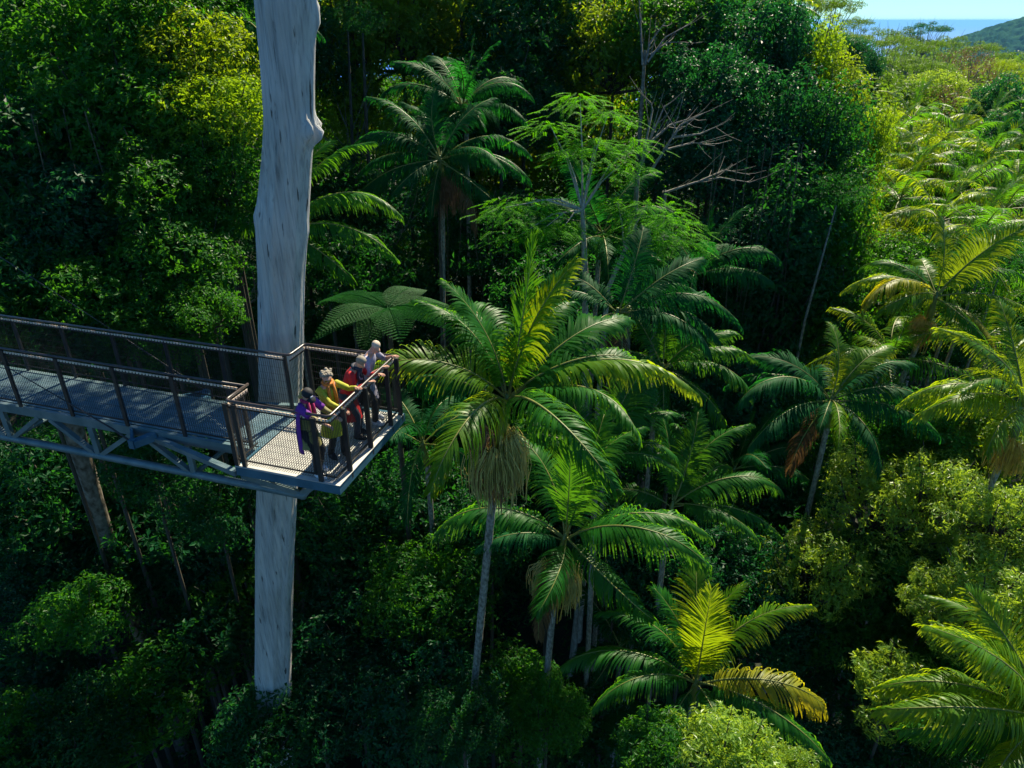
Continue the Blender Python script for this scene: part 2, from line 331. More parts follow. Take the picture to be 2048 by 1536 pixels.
# ---------------------------------------------------------------- palms
def frond_mesh(e0, curl, seed, L=3.2, n=84, lmax=.86, grav=.30, mat='frond', lift=.35, rag=.0, sweep=0):
    """one pinnate frond, leaving the origin along +X at elevation e0 and arching down by curl degrees"""
    rng = np.random.default_rng(seed); K = 26
    s = np.linspace(0, 1, K); th = R(e0) - R(curl) * s ** 1.35
    ds = L / (K - 1)
    x = np.concatenate([[0], np.cumsum(np.cos(th[:-1]) * ds)]); z = np.concatenate([[0], np.cumsum(np.sin(th[:-1]) * ds)])
    y = sweep * L * s ** 2.2
    P = np.stack([x, y, z], -1)
    b = MB(); b.tube([tuple(q) for q in P], list(.026 * (1 - s) ** .8 + .004), 5)
    rv, rf = b.V, b.F
    si = np.linspace(.13, 1, n); si = np.clip(np.concatenate([si, si + .004]) + rng.normal(0, .002, 2 * n), .1, 1)
    side = np.concatenate([np.ones(n), -np.ones(n)])
    B = np.stack([np.interp(si, s, P[:, k]) for k in range(3)], -1); t = np.interp(si, s, th)
    T = np.stack([np.cos(t), 0 * t + sweep * 1.5 * si, np.sin(t)], -1); T = norm(T); Nn = np.stack([-np.sin(t), 0 * t, np.cos(t)], -1)
    S = np.stack([0 * t, side, 0 * t], -1)
    a = R(68) - R(42) * si ** 1.5 + rng.normal(0, .045, 2 * n); lf = lift * .8 + rng.normal(0, .08, 2 * n)
    D = np.cos(a)[:, None] * T + np.sin(a)[:, None] * (S * np.cos(lf)[:, None] + Nn * np.sin(lf)[:, None])
    prof = np.interp(si, [0, .13, .3, .55, .8, 1], [.3, .5, .92, 1, .72, .36]) * lmax * rng.uniform(.80, 1.12, 2 * n)
    a = a + .12 * np.sin(si * 23 + seed) * side; lf = lf + .18 * np.sin(si * 17 + seed * 2) ; D = np.cos(a)[:, None] * T + np.sin(a)[:, None] * (S * np.cos(lf)[:, None] + Nn * np.sin(lf)[:, None])
    keep = rng.random(2 * n) > rag
    D, B, T, prof, S = D[keep], B[keep], T[keep], prof[keep], S[keep]; m_ = len(B)
    seg = 5; pos = B.copy(); V = []
    gr = grav * rng.uniform(.85, 1.2, (m_, 1))
    for k in range(seg + 1):
        w = np.array([.016, .038, .040, .034, .022, .004])[k] * 1.05
        Wd = norm(T - D * np.sum(T * D, 1, keepdims=True))
        tw = norm(np.cross(D, Wd)); Wd = norm(Wd + tw * rng.normal(0, .12, (m_, 1)))
        V.append(pos - Wd * w / 2); V.append(pos + Wd * w / 2)
        pos = pos + D * (prof / seg)[:, None]; D = norm(D + np.array([0, 0, -1.0]) * gr * (.4 + .28 * k))
    V = np.stack(V, 1).reshape(-1, 3)      # m_ x (2*(seg+1))
    base = np.arange(m_)[:, None] * (2 * (seg + 1)); F = []
    for k in range(seg): F.append(base + [[2 * k, 2 * k + 1, 2 * k + 3, 2 * k + 2]])
    F = np.concatenate(F, 0)
    me = np_mesh('frond', np.concatenate([V, np.array(rv)]), np.concatenate([F, np.array(rf) + len(V)]), M[mat], True)
    me.materials.append(M['rachis'])
    mi = np.zeros(len(me.polygons), dtype=np.int32); mi[len(F):] = 1; me.polygons.foreach_set('material_index', mi)
    return me
FR = {}
KIND = {'spear': (86, 6, .1, .05), 'up': (76, 42, .24, .3), 'rise': (60, 76, .40, .2), 'arch': (42, 92, .62, .0), 'out': (22, 78, .75, -.15), 'droop': (2, 68, .8, -.3), 'hang': (-28, 50, .8, -.3)}
def frond(kind, var, mat='frond', **kw):
    k = (kind, var, mat, tuple(kw.items()))
    if k not in FR:
        e0, cu, gr, lf = KIND[kind]; r = random.Random(len(kind) * 31 + var * 7 + ord(kind[0]))
        FR[k] = frond_mesh(e0 + r.uniform(-7, 7), cu + r.uniform(-14, 20), var * 13 + len(kind), grav=gr * r.uniform(.75, 1.25), lift=lf + r.uniform(-.1, .1), mat=mat, sweep=r.uniform(-.2, .2), L=3.2 * r.uniform(.9, 1.1), lmax=.86 * r.uniform(.85, 1.1), rag=r.choice([0, .05, .14]), **kw)
    return FR[k]
def strands_mesh(seed, n=64, spread=.54, drop=.78, mat='strand', r=.0075, stiff=.3):
    """a flowering branch: many thin strands arching out of one stalk and hanging"""
    rng = random.Random(seed); b = MB()
    b.tube([(0, 0, 0), (.12, 0, .02), (.22, 0, -.04)], [.03, .024, .018], 5)
    for i in range(n):
        a = rng.gauss(0, 1.0); q = rng.uniform(.25, 1) * spread
        sx, sy = .2 + q * math.cos(a) * .8, q * math.sin(a)
        h = rng.uniform(.06, .34) * (1 if stiff else .4); dd = drop * rng.uniform(.35, 1.1)
        p0 = Vector((.2 * rng.uniform(.3, 1), 0, -.01))
        pts = [p0, p0.lerp(Vector((sx, sy, 0)), .55) + Vector((0, 0, h * .7)), Vector((sx, sy, -.06)),
               Vector((sx * 1.05 + rng.gauss(0, .02), sy * 1.05, -dd * .5)), Vector((sx * 1.02 + rng.gauss(0, .035), sy + rng.gauss(0, .035), -dd))]
        b.tube(pts, [r * 1.3, r * 1.2, r, r, r * .8], 3, False)
    return b.mesh('flower_cluster', M[mat])
STR = {}
def strands(v, mat):
    if (v, mat) not in STR: STR[(v, mat)] = strands_mesh(40 + v, mat=mat, spread=.36 + .06 * v)
    return STR[(v, mat)]
RING = MB()
def palm_trunk(length, lean, r=.085, seed=0, mat='palm_trunk', parent=None, base=None):
    rng = random.Random(seed); b = MB(); pts = []; rad = []; K = int(max(8, length * 5))
    for i in range(K + 1):
        t = i / K; q = t * length
        pts.append((lean[0] * t + .12 * math.sin(t * 3 + seed), lean[1] * t + .1 * math.sin(t * 4 + seed), q))
        rad.append(r * (1.25 - .25 * min(1, t * 2)) * (1.06 if i % 2 else .97))
    off = Vector(pts[-1]); b.tube(pts, rad, 9, False)
    return b.build('trunk', M[mat], parent, True), off
def palm(px, py, d, sc, spec, label, seed=0, mat='frond', fk={}, lean=(0, 0), clusters_=(), shaft=.9, trunk_r=.085, group='palms of the gully', trunk_len=None, gold=()):
    """spec: list of (kind, azimuth degrees in plan, scale) ; crown centre stands at the pixel/depth"""
    c = at(px, py, d); rng = random.Random(seed)
    gx, gy = c.x - lean[0], c.y - lean[1]; g = float(gz(gx, gy)) - .2
    root = empty('palm_tree', (gx, gy, g)); tag(root, label, 'palm', group)
    top = Vector((c.x - gx, c.y - gy, c.z - g))
    H = max(1.2, top.z - shaft * sc)
    tr, off = palm_trunk(H, (top.x * (H / top.z), top.y * (H / top.z)), trunk_r, seed, parent=root)
    b = MB(); dirv = (top - off)
    b.tube([off - dirv * .02, off + dirv * .15, off + dirv * .5, off + dirv * .85, top + Vector((0, 0, .15))], [trunk_r * .95, trunk_r * 1.35, trunk_r * 1.15, trunk_r * .85, trunk_r * .5], 10)
    b.build('crownshaft', M['crownshaft'], root, True)
    for i, it in enumerate(spec):
        kind, az, fs = it[:3]; mt = it[3] if len(it) > 3 else mat
        me = frond(kind, (seed * 2 + i) % 5, mt, **fk)
        f = link(bpy.data.objects.new('frond', me), root); f.location = top + Vector((0, 0, rng.uniform(-.12, .06)))
        f.rotation_euler = (R(rng.uniform(-24, 24)) if kind != 'spear' else 0, 0, R(az)); f.scale = (sc * fs,) * 3
    for i, (az, mt, fs, dz) in enumerate(clusters_):
        me = strands(i % 3, mt)
        f = link(bpy.data.objects.new('flower_cluster', me), root); f.location = off + Vector((0, 0, dz)); f.rotation_euler = (0, 0, R(az)); f.scale = (fs * sc,) * 3
    return root
def auto_spec(n, seed, mats=None):
    rng = random.Random(seed); out = [('spear', 0, .7)]
    kinds = ['up', 'rise', 'rise', 'arch', 'arch', 'out', 'out', 'droop', 'arch', 'rise', 'out', 'droop', 'hang']
    for i in range(n): out.append((kinds[i % len(kinds)], (i * 137.5 + rng.uniform(-20, 20)) % 360, rng.uniform(.85, 1.1)) + ((mats[i % len(mats)],) if mats else ()))
    return out
# ---------------------------------------------------------------- suspended walkway with its lookout platform
U2 = Vector((.957, -.29, 0)).normalized(); V2 = Vector((.29, .957, 0)).normalized()
DZ = 22.9
def W(a, b_, z=0.0): return Vector((-4.92, 10.64, DZ)) + U2 * a + V2 * b_ + Vector((0, 0, z))
walk = empty('canopy_walkway', W(0, 1.3, -.9))
tag(walk, 'steel canopy walkway on open trusses ending in a square railed lookout beside the grey trunk', 'walkway')
def wbuild(b, name, mat, smooth=False, parent=None):
    o = b.build(name, M[mat], None, smooth); o.parent = parent or walk; o.matrix_parent_inverse = Matrix.Identity(4)
    # vertices are in world space: shift them into the frame of the thing
    sh = walk.location
    co = np.empty(len(o.data.vertices) * 3, dtype=np.float32); o.data.vertices.foreach_get('co', co)
    co = co.reshape(-1, 3) - np.array(sh, dtype=np.float32); o.data.vertices.foreach_set('co', co.ravel()); o.data.update()
    return o
UL = -13.2
# grating of the platform and of the walkway: flat cross slats over bearing bars
def grating(a0, a1, b0, b1, step, wid, name, bstep=.11, mt='grate'):
    b = MB(); a = a0 + step / 2; hb = (b1 - b0) / 2
    while a < a1: b.box(W(a, (b0 + b1) / 2, -.004), U2 * wid / 2, V2 * hb, (0, 0, .003)); a += step
    q = b0 + .02
    while q < b1: b.box(W((a0 + a1) / 2, q, -.022), U2 * (a1 - a0) / 2, V2 * .004, (0, 0, .013)); q += bstep
    return wbuild(b, name, mt)
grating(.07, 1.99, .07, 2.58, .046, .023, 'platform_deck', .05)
grating(UL, .05, .70, 1.94, .05, .040, 'walkway_deck', mt='grate_shaded')
# kick boards / fascia
b = MB()
h = .085
for (p0, p1) in (((-.02, .02), (2.06, .02)), ((2.03, .05), (2.03, 2.6)), ((2.06, 2.63), (-.02, 2.63)), ((.01, .05), (.01, 2.6))):
    a0, a1 = W(*p0, -.095), W(*p1, -.095); t = (a1 - a0).normalized(); s_v = t.cross(Vector((0, 0, 1)))
    b.box((a0 + a1) / 2, t * (a1 - a0).length / 2, s_v * .03, (0, 0, h))
for q in (.7, 1.31, 1.95): b.box(W(1.01, q, -.12), U2 * .98, V2 * .03, (0, 0, .05))
wbuild(b, 'fascia_beam', 'fascia')
b = MB()
b.box(W(1.02, .035, .005), U2 * 1.05, V2 * .05, (0, 0, .006)); b.box(W(2.02, 1.33, .0052), U2 * .05, V2 * 1.24, (0, 0, .006))
wbuild(b, 'edge_plate', 'grate')
for vv in (.64, 2.0):
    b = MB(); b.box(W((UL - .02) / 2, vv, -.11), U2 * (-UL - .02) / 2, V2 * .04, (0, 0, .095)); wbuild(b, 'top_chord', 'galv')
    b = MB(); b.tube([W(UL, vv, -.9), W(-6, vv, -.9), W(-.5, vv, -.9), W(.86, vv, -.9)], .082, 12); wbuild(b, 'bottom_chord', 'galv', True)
    for k in range(5):
        ub = -1.62 - 2.33 * k
        b = MB(); b.bar(W(ub, vv, -.20), W(ub, vv, -.84), .10, .10); wbuild(b, 'truss_upright', 'galv')
        if k < 5:
            b = MB(); b.bar(W(ub - .1, vv, -.85), W(ub - 1.02, vv, -.2), .10, .09); wbuild(b, 'truss_diagonal', 'galv')
        b = MB(); b.bar(W(ub + .1, vv, -.85), W(ub + 1.02 - (.18 if k == 0 else 0), vv, -.2), .10, .09) if k else b.bar(W(ub + -.1, vv, -.85), W(-2.45, vv, -.2), .10, .09)
        if k: wbuild(b, 'truss_diagonal', 'galv')
for k in range(5):
    ub = -1.62 - 2.33 * k
    b = MB(); b.tube([W(ub, .68, -.9), W(ub, 1.96, -.9)], .05, 8); wbuild(b, 'cross_member', 'galv', False); b = MB(); b.bar(W(ub - 1.1, .68, -.12), W(ub - 1.1, 1.96, -.12), .07, .1); wbuild(b, 'cross_member', 'galv', False)
b = MB(); b.tube([W(.80, .60, -.9), W(.80, 2.04, -.9)], .082, 12); wbuild(b, 'end_member', 'galv', True)
for vv, s_ in ((.64, 1), (2.0, -1)):
    e = .03 if s_ > 0 else 2.6
    b = MB(); b.bar(W(-2.35, vv - .05 * s_, -.16), W(-.05, e, -.17), .11, .10); b.bar(W(.05, e, -.2), W(.72, vv, -.86), .10, .09); wbuild(b, 'platform_strut', 'galv')
    b = MB(); b.bar(W(.8, vv, -.84), W(1.75, vv, -.2), .10, .09); wbuild(b, 'platform_strut', 'galv')
# outriggers with bracing cables
for vv, s_ in ((.60, -1), (2.04, 1)):
    b = MB(); t0 = W(-2.62, vv, -.10); tip = W(-2.52, vv + s_ * .36, -.12)
    b.bar(W(-2.86, vv, -.11), tip, .05, .16); b.bar(W(-2.30, vv, -.11), tip + U2 * .02, .16, .14)
    b.box(tip, U2 * .06, V2 * .05, (0, 0, .09)); br = wbuild(b, 'outrigger_bracket', 'fascia')
    b = MB(); b.tube([tip + Vector((0, 0, .03)), W(-2.95, vv + s_ * .36, .16), W(-4.6, vv + s_ * .42, 1.0), W(-13, vv + s_ * .8, 5.2)], [.022, .018, .009, .009], 6); wbuild(b, 'bracing_cable', 'charcoal', True)
# handrail
HR = 1.3
def round_path(pts, r=.09, n=4):
    out = [pts[0]]
    for i in range(1, len(pts) - 1):
        a, c, e = pts[i - 1], pts[i], pts[i + 1]; d0 = (a - c).normalized(); d1 = (e - c).normalized()
        for k in range(n + 1):
            t = k / n; out.append((c + d0 * r) * (1 - t) ** 2 + c * 2 * t * (1 - t) + (c + d1 * r) * t * t)
    return out + [pts[-1]]
near = [W(UL, .64, HR), W(-.02, .64, HR)]
front = [W(-.02, .72, HR), W(-.02, .08, HR), W(1.97, .08, HR), W(1.97, 2.58, HR), W(.0, 2.58, HR), W(.0, 2.0, HR), W(UL, 2.0, HR)]
b = MB(); b.tube(round_path(front), .026, 8); wbuild(b, 'handrail', 'handrail', True)
b = MB(); b.tube(near, .026, 8); wbuild(b, 'handrail', 'handrail', True)
# infill panels of fine vertical wires, a slotted strip along their top, posts
def panel(p0, p1, step=.048):
    d = p1 - p0; Ln = d.length; t = d.normalized(); k = int(Ln / step); b = MB(); nrm = t.cross(Vector((0, 0, 1)))
    for i in range(k + 1):
        q = p0 + t * (i * Ln / k); b.box(q + Vector((0, 0, .64)), t * .003, nrm * .003, (0, 0, .54))
    for z in (.10, 1.18): b.box(p0 + d / 2 + Vector((0, 0, z)), t * Ln / 2, nrm * .008, (0, 0, .014))
    for i in range(6): b.box(p0 + d / 2 + Vector((0, 0, .25 + i * .15)), t * Ln / 2, nrm * .0016, (0, 0, .0016))
    wbuild(b, 'mesh_panel', 'wire')
    b = MB(); k = int(Ln / .072); b.box(p0 + d / 2 + Vector((0, 0, 1.236)), t * Ln / 2, nrm * .003, (0, 0, .004))
    for i in range(k): b.box(p0 + t * ((i + .5) * Ln / k) + Vector((0, 0, 1.222)), t * .020, nrm * .008, (0, 0, .019))
    wbuild(b, 'slotted_strip', 'tab')
def post(p, lean=(0, 0, 0), w=.036):
    b = MB(); p = Vector(p); top = p + Vector((0, 0, HR - .03)) + Vector(lean)
    t = (top - p).normalized(); c = (p + top) / 2 + Vector((0, 0, -.06)); Ln = (top - p).length / 2 + .06
    b.box(c, U2 * w, V2 * w * .55, t * Ln)
    wbuild(b, 'post', 'charcoal')
uw = [-.12, -1.6, -2.95, -4.3, -5.65, -7.0, -8.35, -9.7, -11.05, -12.4]
for vv in (.64, 2.0):
    for i, q in enumerate(uw):
        post(W(q, vv + (-.02 if vv < 1 else .02), .0))
        if i < len(uw) - 1: panel(W(uw[i + 1], vv), W(q, vv))
for (p0, p1) in (((0, .08), (1.97, .08)), ((1.97, .08), (1.97, 1.33)), ((1.97, 1.33), (1.97, 2.58)), ((1.97, 2.58), (0, 2.58)), ((0, 2.58), (0, 2.0)), ((0, .66), (0, .08))):
    panel(W(*p0), W(*p1))
for q in ((.0, .03), (.16, .03), (1.70, .02), (2.02, .45), (2.02, 1.25), (2.02, 2.1), (2.02, 2.55), (1.2, 2.62), (.0, 2.62)): post(W(*q, 0), (0, 0, 0), .042)

# ---------------------------------------------------------------- great dead trunk beside the walkway
def great_trunk():
    rng = random.Random(3); root = empty('dead_tree', (-8.6, 14.05, float(gz(-8.6, 14)) - .3)); o0 = root.location
    tag(root, 'huge bare grey tree trunk with dark cracks and a knobbly burl standing behind the lookout', 'tree')
    rings = []; nz = 330; na = 110
    prof = [(0, .62), (8, .53), (13, .49), (18, .465), (22, .47), (24, .45), (25.3, .45), (25.9, .475), (26.5, .50), (27.0, .48), (27.6, .46), (28.6, .46), (29.4, .48), (30.3, .52), (34, .5), (44, .34)]
    for i in range(nz):
        z = 1.6 + (44 - 1.6) * i / (nz - 1); r = np.interp(z, [q[0] for q in prof], [q[1] for q in prof])
        cx = np.interp(z, [0, 13.9, 18.1, 22.05, 24.8, 26.5, 28.3, 30.3, 44], [-8.6, -6.67, -5.98, -5.24, -4.81, -4.53, -4.13, -3.91, -2.6])
        ring = []
        for k in range(na):
            a = 2 * math.pi * k / na
            rr = r * (1 + .045 * math.sin(3 * a + z * .15) + .03 * math.sin(7 * a + z * .3) + .02 * math.sin(13 * a - z * .5) + .012 * math.sin(29 * a + z))
            # burl to the right and front at 29.3 m, swelling on the right at 31.3, bulge left at 27.3
            for (za, aa, amp, wz, wa) in ((28.10, -.12, .50, .13, .17), (28.32, .05, .42, .07, .09), (27.98, -.25, .2, .09, .1), (28.22, -.72, .42, .12, .16), (28.08, -.68, .25, .2, .15), (30.0, .05, .2, .18, .25), (30.25, 0, .14, .07, .1), (26.6, 3.3, .10, .16, .35), (26.25, -.1, .07, .16, .3)):
                da = (a - aa + math.pi) % (2 * math.pi) - math.pi
                rr += amp * r * math.exp(-((z - za) / wz) ** 2 - (da / wa) ** 2)
            ring.append((cx + rr * math.cos(a) - o0.x, 14.05 + rr * math.sin(a) - o0.y, z - o0.z))
        rings.append(ring)
    b = MB(); b.quad_grid(rings); b.build('trunk', M['dead_wood'], root, True)
    for (z, a, Ln) in ((37, .4, 3.2), (39.5, 3.4, 2.6), (42, 1.6, 2.2)):
        b = MB(); cx = np.interp(z, [31, 44], [-3.86, -2.6]); p0 = Vector((cx, 14.05, z)) - o0
        d = Vector((math.cos(a), math.sin(a), .9)); b.tube([p0, p0 + d * Ln * .5, p0 + d * Ln + Vector((0, 0, .6))], [.17, .11, .04], 8); b.build('branch_stub', M['dead_wood'], root, True)
great_trunk()

# ---------------------------------------------------------------- people
for nme, c in dict(skin=(.62, .35, .24), hair_grey=(.27, .235, .18), hair_silver=(.60, .50, .38), hair_blond=(.45, .30, .09), cap=(.012, .013, .017), purple=(.17, .025, .30), olive=(.22, .21, .07), black=(.014, .014, .017), white_shoe=(.7, .72, .78),
                   magenta=(.45, .02, .12), mustard=(.42, .42, .02), orange=(.6, .20, .02), red=(.50, .008, .012), navy=(.02, .03, .055), lavender=(.36, .35, .46), shirt_blue=(.36, .48, .58), lens=(.01, .01, .01), lip=(.35, .07, .06), bag=(.02, .02, .022)).items():
    M[nme] = plain(nme, c, .75 if nme not in ('lens',) else .15)
def skin_mesh(name, verts, edges, radii, mat, sub=2, root=0):
    me = bpy.data.meshes.new(name); me.from_pydata([tuple(v) for v in verts], edges, []); o = bpy.data.objects.new(name, me); scene.collection.objects.link(o)
    sm = o.modifiers.new('s', 'SKIN'); sm.use_smooth_shade = True
    for i, r in enumerate(radii):
        rv = me.skin_vertices[0].data[i]; rv.radius = (r, r) if not hasattr(r, '__len__') else r; rv.use_root = (i == root)
    sb = o.modifiers.new('b', 'SUBSURF'); sb.levels = sub; sb.render_levels = sub
    bpy.context.view_layer.update(); dg = bpy.context.evaluated_depsgraph_get()
    out = bpy.data.meshes.new_from_object(o.evaluated_get(dg)); bpy.data.objects.remove(o); out.name = name
    out.materials.clear(); out.materials.append(M[mat]); out.polygons.foreach_set('use_smooth', np.ones(len(out.polygons), dtype=bool))
    return out
def ell(c, rx, ry, n=16, rot=0, tilt=0):
    out = []
    for k in range(n):
        a = 2 * math.pi * k / n; x, y = rx * math.cos(a), ry * math.sin(a)
        out.append(Vector(c) + Vector((x * math.cos(rot) - y * math.sin(rot), (x * math.sin(rot) + y * math.cos(rot)) * math.cos(tilt), -y * math.sin(tilt))))
    return out
def ik(S, H, l1, l2, hint):
    d = H - S; L = min(d.length, (l1 + l2) * .995); d = d.normalized(); a = (l1 * l1 - l2 * l2 + L * L) / (2 * L); h_ = math.sqrt(max(0, l1 * l1 - a * a))
    hv = Vector(hint); hv = (hv - d * hv.dot(d)).normalized()
    return S + d * a + hv * h_, S + d * L
def person(loc, heading, label, hands, lean=15, head_pitch=35, head_yaw=0, top='red', sleeve=1.0, hem=.62, trousers='black', shoes='white_shoe', hair='hair_grey', hair_style='short', s=1.0, extra=None, hand_dir=None, feet=((-.1, 0), (.1, .06))):
    """local frame: faces +Y, feet at the origin; hands = (left, right) wrist targets"""
    root = empty('person', loc, heading); tag(root, label, 'person', 'visitors leaning on the lookout rail')
    root.scale = (s, s, s)
    Ln = R(lean); t = Vector((0, math.sin(Ln), math.cos(Ln)))
    pel = Vector((0, -.06 - .12 * math.sin(Ln), .88)); wst = pel + t * .16; chest = pel + t * .38; nb = pel + t * .54
    ht = R(lean * .7 + head_pitch * .35); hd = R(head_pitch); yaw = R(head_yaw)
    nk = nb + Vector((0, math.sin(ht), math.cos(ht))) * .07
    Rm = Matrix.Rotation(yaw, 3, 'Z') @ Matrix.Rotation(-hd, 3, 'X')
    def hp(x, y, z): return nk + Rm @ Vector((x, y, z))
    V = [pel, wst, chest, nb, nk]; E = [(0, 1), (1, 2), (2, 3), (3, 4)]; Rd = [(.14, .10), (.12, .09), (.145, .095), (.06, .055), (.052, .052)]
    def add(v, r, e): V.append(v); Rd.append(r); E.append((e, len(V) - 1)); return len(V) - 1
    i = add(hp(0, .01, .06), .068, 4); sk = add(hp(0, -.005, .125), (.082, .092), i); add(hp(0, -.005, .18), (.066, .075), sk)
    ch = add(hp(0, .055, .035), .036, i); add(hp(0, .108, .095), .016, sk); add(hp(.082, 0, .10), .018, sk); add(hp(-.082, 0, .10), .018, sk)
    arms = []
    for sg, H in zip((-1, 1), hands):
        sh = nb + Vector((sg * .175, 0, -.035)); H = Vector(H)
        el, wr = ik(sh, H, .28, .25, (sg * .6, -.5, -.7)); arms.append((sh, el, wr))
        j = add(sh, .052, 3); j = add(el, .037, j); j = add(wr, .026, j)
        fd = (wr - el).normalized(); fd = Vector(hand_dir[0 if sg < 0 else 1]).normalized() if hand_dir else fd
        sd_ = fd.cross(Vector((0, 0, 1))); sd_ = sd_.normalized() if sd_.length > .1 else Vector((1, 0, 0)); dn = sd_.cross(fd)
        dn = dn if dn.z < 0 else -dn
        pm = add(wr + fd * .055, (.034, .02), j)
        for q, (off, ln) in enumerate(((-.027, .060), (-.009, .070), (.009, .066), (.027, .052))):
            k1 = add(wr + fd * .09 + sd_ * off, .0095, pm); k2 = add(wr + fd * (.09 + ln * .55) + sd_ * off * 1.1 + dn * .012, .0085, k1); add(wr + fd * (.09 + ln * .8) + sd_ * off * 1.1 + dn * (.012 + ln * .5), .0075, k2)
        k1 = add(wr + fd * .045 - sd_ * sg * .038, .011, pm); add(wr + fd * .082 - sd_ * sg * .05 + dn * .02, .009, k1)
    legs = []
    for sg, (fx, fy) in zip((-1, 1), feet):
        hip = pel + Vector((sg * .085, 0, -.06)); ank = Vector((fx, fy, .08)); kn, ank = ik(hip, ank, .40, .395, (0, 1, 0)); legs.append((hip, kn, ank))
        j = add(hip, .082, 0); j = add(kn, .055, j); j = add(ank, .036, j); add(Vector((ank.x + sg * .015, ank.y + .12, .035)), .032, j)
    bm_ = skin_mesh('body', V, E, Rd, 'skin'); link(bpy.data.objects.new('body', bm_), root)
    # upper garment
    b = MB(); hem_c = Vector((0, pel.y - .0, hem)); w0 = .175 + (.88 - hem) * .15; rng = random.Random(len(label))
    rings = [ell(hem_c + Vector((0, .04, 0)), w0, w0 * .88), ell((pel + hem_c) / 2 + Vector((0, .03, 0)), .19, .17), ell(pel, .165, .125), ell(wst, .148, .115, tilt=Ln * .6), ell(chest - t * .05, .165, .12, tilt=Ln), ell(chest + t * .06, .172, .115, tilt=Ln), ell(nb - t * .035, .145, .09, tilt=Ln), ell(nb + t * .012, .075, .065, tilt=Ln), ell(nk, .058, .056, tilt=Ln)]
    for r_i, rg in enumerate(rings):
        for k in range(len(rg)): rg[k] += Vector((rng.uniform(-1, 1), rng.uniform(-1, 1), 0)) * .007
    b.quad_grid(rings)
    for (sh, el, wr) in arms:
        e2 = el.lerp(wr, sleeve * .92)
        b.tube([sh + Vector((0, 0, .0)) - (sh - nb) * .25, sh, sh.lerp(el, .5), el, e2.lerp(el, .5), e2], [.055, .068, .058, .052, .045, .043], 10)
    gm = b.build('jacket', M[top], root, True)
    b = MB()
    for (hip, kn, ank) in legs: b.tube([hip + Vector((0, 0, .07)), hip.lerp(kn, .35), kn, kn.lerp(ank, .6), ank + Vector((0, 0, .0))], [.095, .092, .068, .060, .058], 12)
    b.quad_grid([ell(pel + Vector((0, 0, .06)), .165, .12), ell(pel - Vector((0, 0, .02)), .178, .13), ell(pel - Vector((0, 0, .1)), .165, .12)])
    b.build('trousers', M[trousers], root, True)
    for (hip, kn, ank) in legs:
        b = MB(); f0 = Vector((ank.x, ank.y, 0)); b.quad_grid([[f0 + Vector((x * w_, y * l_ + .05, z)) for (x, y) in [(math.cos(2 * math.pi * k / 12), math.sin(2 * math.pi * k / 12)) for k in range(12)]] for (w_, l_, z) in ((.001, .001, .004), (.044, .125, .004), (.05, .135, .03), (.046, .122, .055), (.042, .06, .09), (.02, .02, .1))])
        b.build('shoe', M[shoes], root, True)
    # hair
    def blob(name, mat, pts, jag=0.0, n=220, seed=1):
        rr = random.Random(seed); b = MB()
        for (c, rx, ry, rz) in pts:
            rings = []
            for i in range(9):
                ph = math.pi * i / 8 
                rings.append([hp(*(Vector(c) + Vector((rx * math.sin(ph) * math.cos(a) * (1 + rr.uniform(-jag, jag)), ry * math.sin(ph) * math.sin(a) * (1 + rr.uniform(-jag, jag)), rz * math.cos(ph))))) for a in [2 * math.pi * k / 14 for k in range(14)]])
            b.quad_grid(rings)
        return b.build(name, M[mat], root, True)
    if hair_style == 'short': blob('hair', hair, [((0, -.042, .150), .092, .088, .082), ((0, -.02, .185), .07, .07, .05)], .05)
    elif hair_style == 'cropped': blob('hair', hair, [((0, -.040, .155), .086, .082, .070)], .02)
    elif hair_style == 'curly':
        rr = random.Random(4); blob('hair', hair, [((rr.uniform(-.085, .085), rr.uniform(-.12, -.02), .11 + rr.uniform(-.06, .10)), .028, .028, .026) for _ in range(46)] + [((rr.uniform(-.07, .07), rr.uniform(-.04, .05), .205 + rr.uniform(-.01, .02)), .028, .028, .024) for _ in range(18)] + [((0, -.05, .14), .088, .08, .085)], .15)
    elif hair_style == 'cap':
        blob('hair', hair, [((0, -.07, .07), .092, .06, .11), ((.05, -.06, .03), .05, .05, .08), ((-.05, -.06, .03), .05, .05, .08)], .1)
        b = MB()
        rings = [[hp(.092 * math.cos(a) * q, -.008 + .10 * math.sin(a) * q, z) for a in [2 * math.pi * k / 16 for k in range(16)]] for q, z in ((1.0, .125), (1.0, .16), (.86, .20), (.5, .228), (.02, .235))]
        b.quad_grid(rings)
        for sgn in (0, 1):
            pass
        brim = [[hp(.085 * math.cos(a) * w_, .09 + .10 * math.sin(a) * l_, .128 - .012 * l_ + dz) for a in [math.pi * k / 10 for k in range(11)]] for w_, l_, dz in ((.9, 0, 0), (1, 1, 0), (1, 1, .006), (.9, 0, .008))]
        b.quad_grid(brim, False); cp = b.build('cap', M['cap'], root, True)
        b = MB(); b.box(hp(0, .098, .17), Rm @ Vector((.028, 0, 0)), Rm @ Vector((0, .004, 0)), Rm @ Vector((0, -.004, .011))); b.build('cap_badge', M['white_shoe'], cp)
    # face
    b = MB()
    if hair_style == 'curly':
        for sg in (-1, 1): b.box(hp(sg * .032, .096, .112), Rm @ Vector((.024, 0, 0)), Rm @ Vector((0, .004, 0)), Rm @ Vector((0, 0, .015)))
        b.box(hp(0, .1, .118), Rm @ Vector((.01, 0, 0)), Rm @ Vector((0, .003, 0)), Rm @ Vector((0, 0, .003))); b.build('sunglasses', M['lens'], root)
    else:
        for sg in (-1, 1): b.box(hp(sg * .03, .088, .112), Rm @ Vector((.012, 0, 0)), Rm @ Vector((0, .004, 0)), Rm @ Vector((0, 0, .006)))
        b.build('eyes', M['lens'], root)
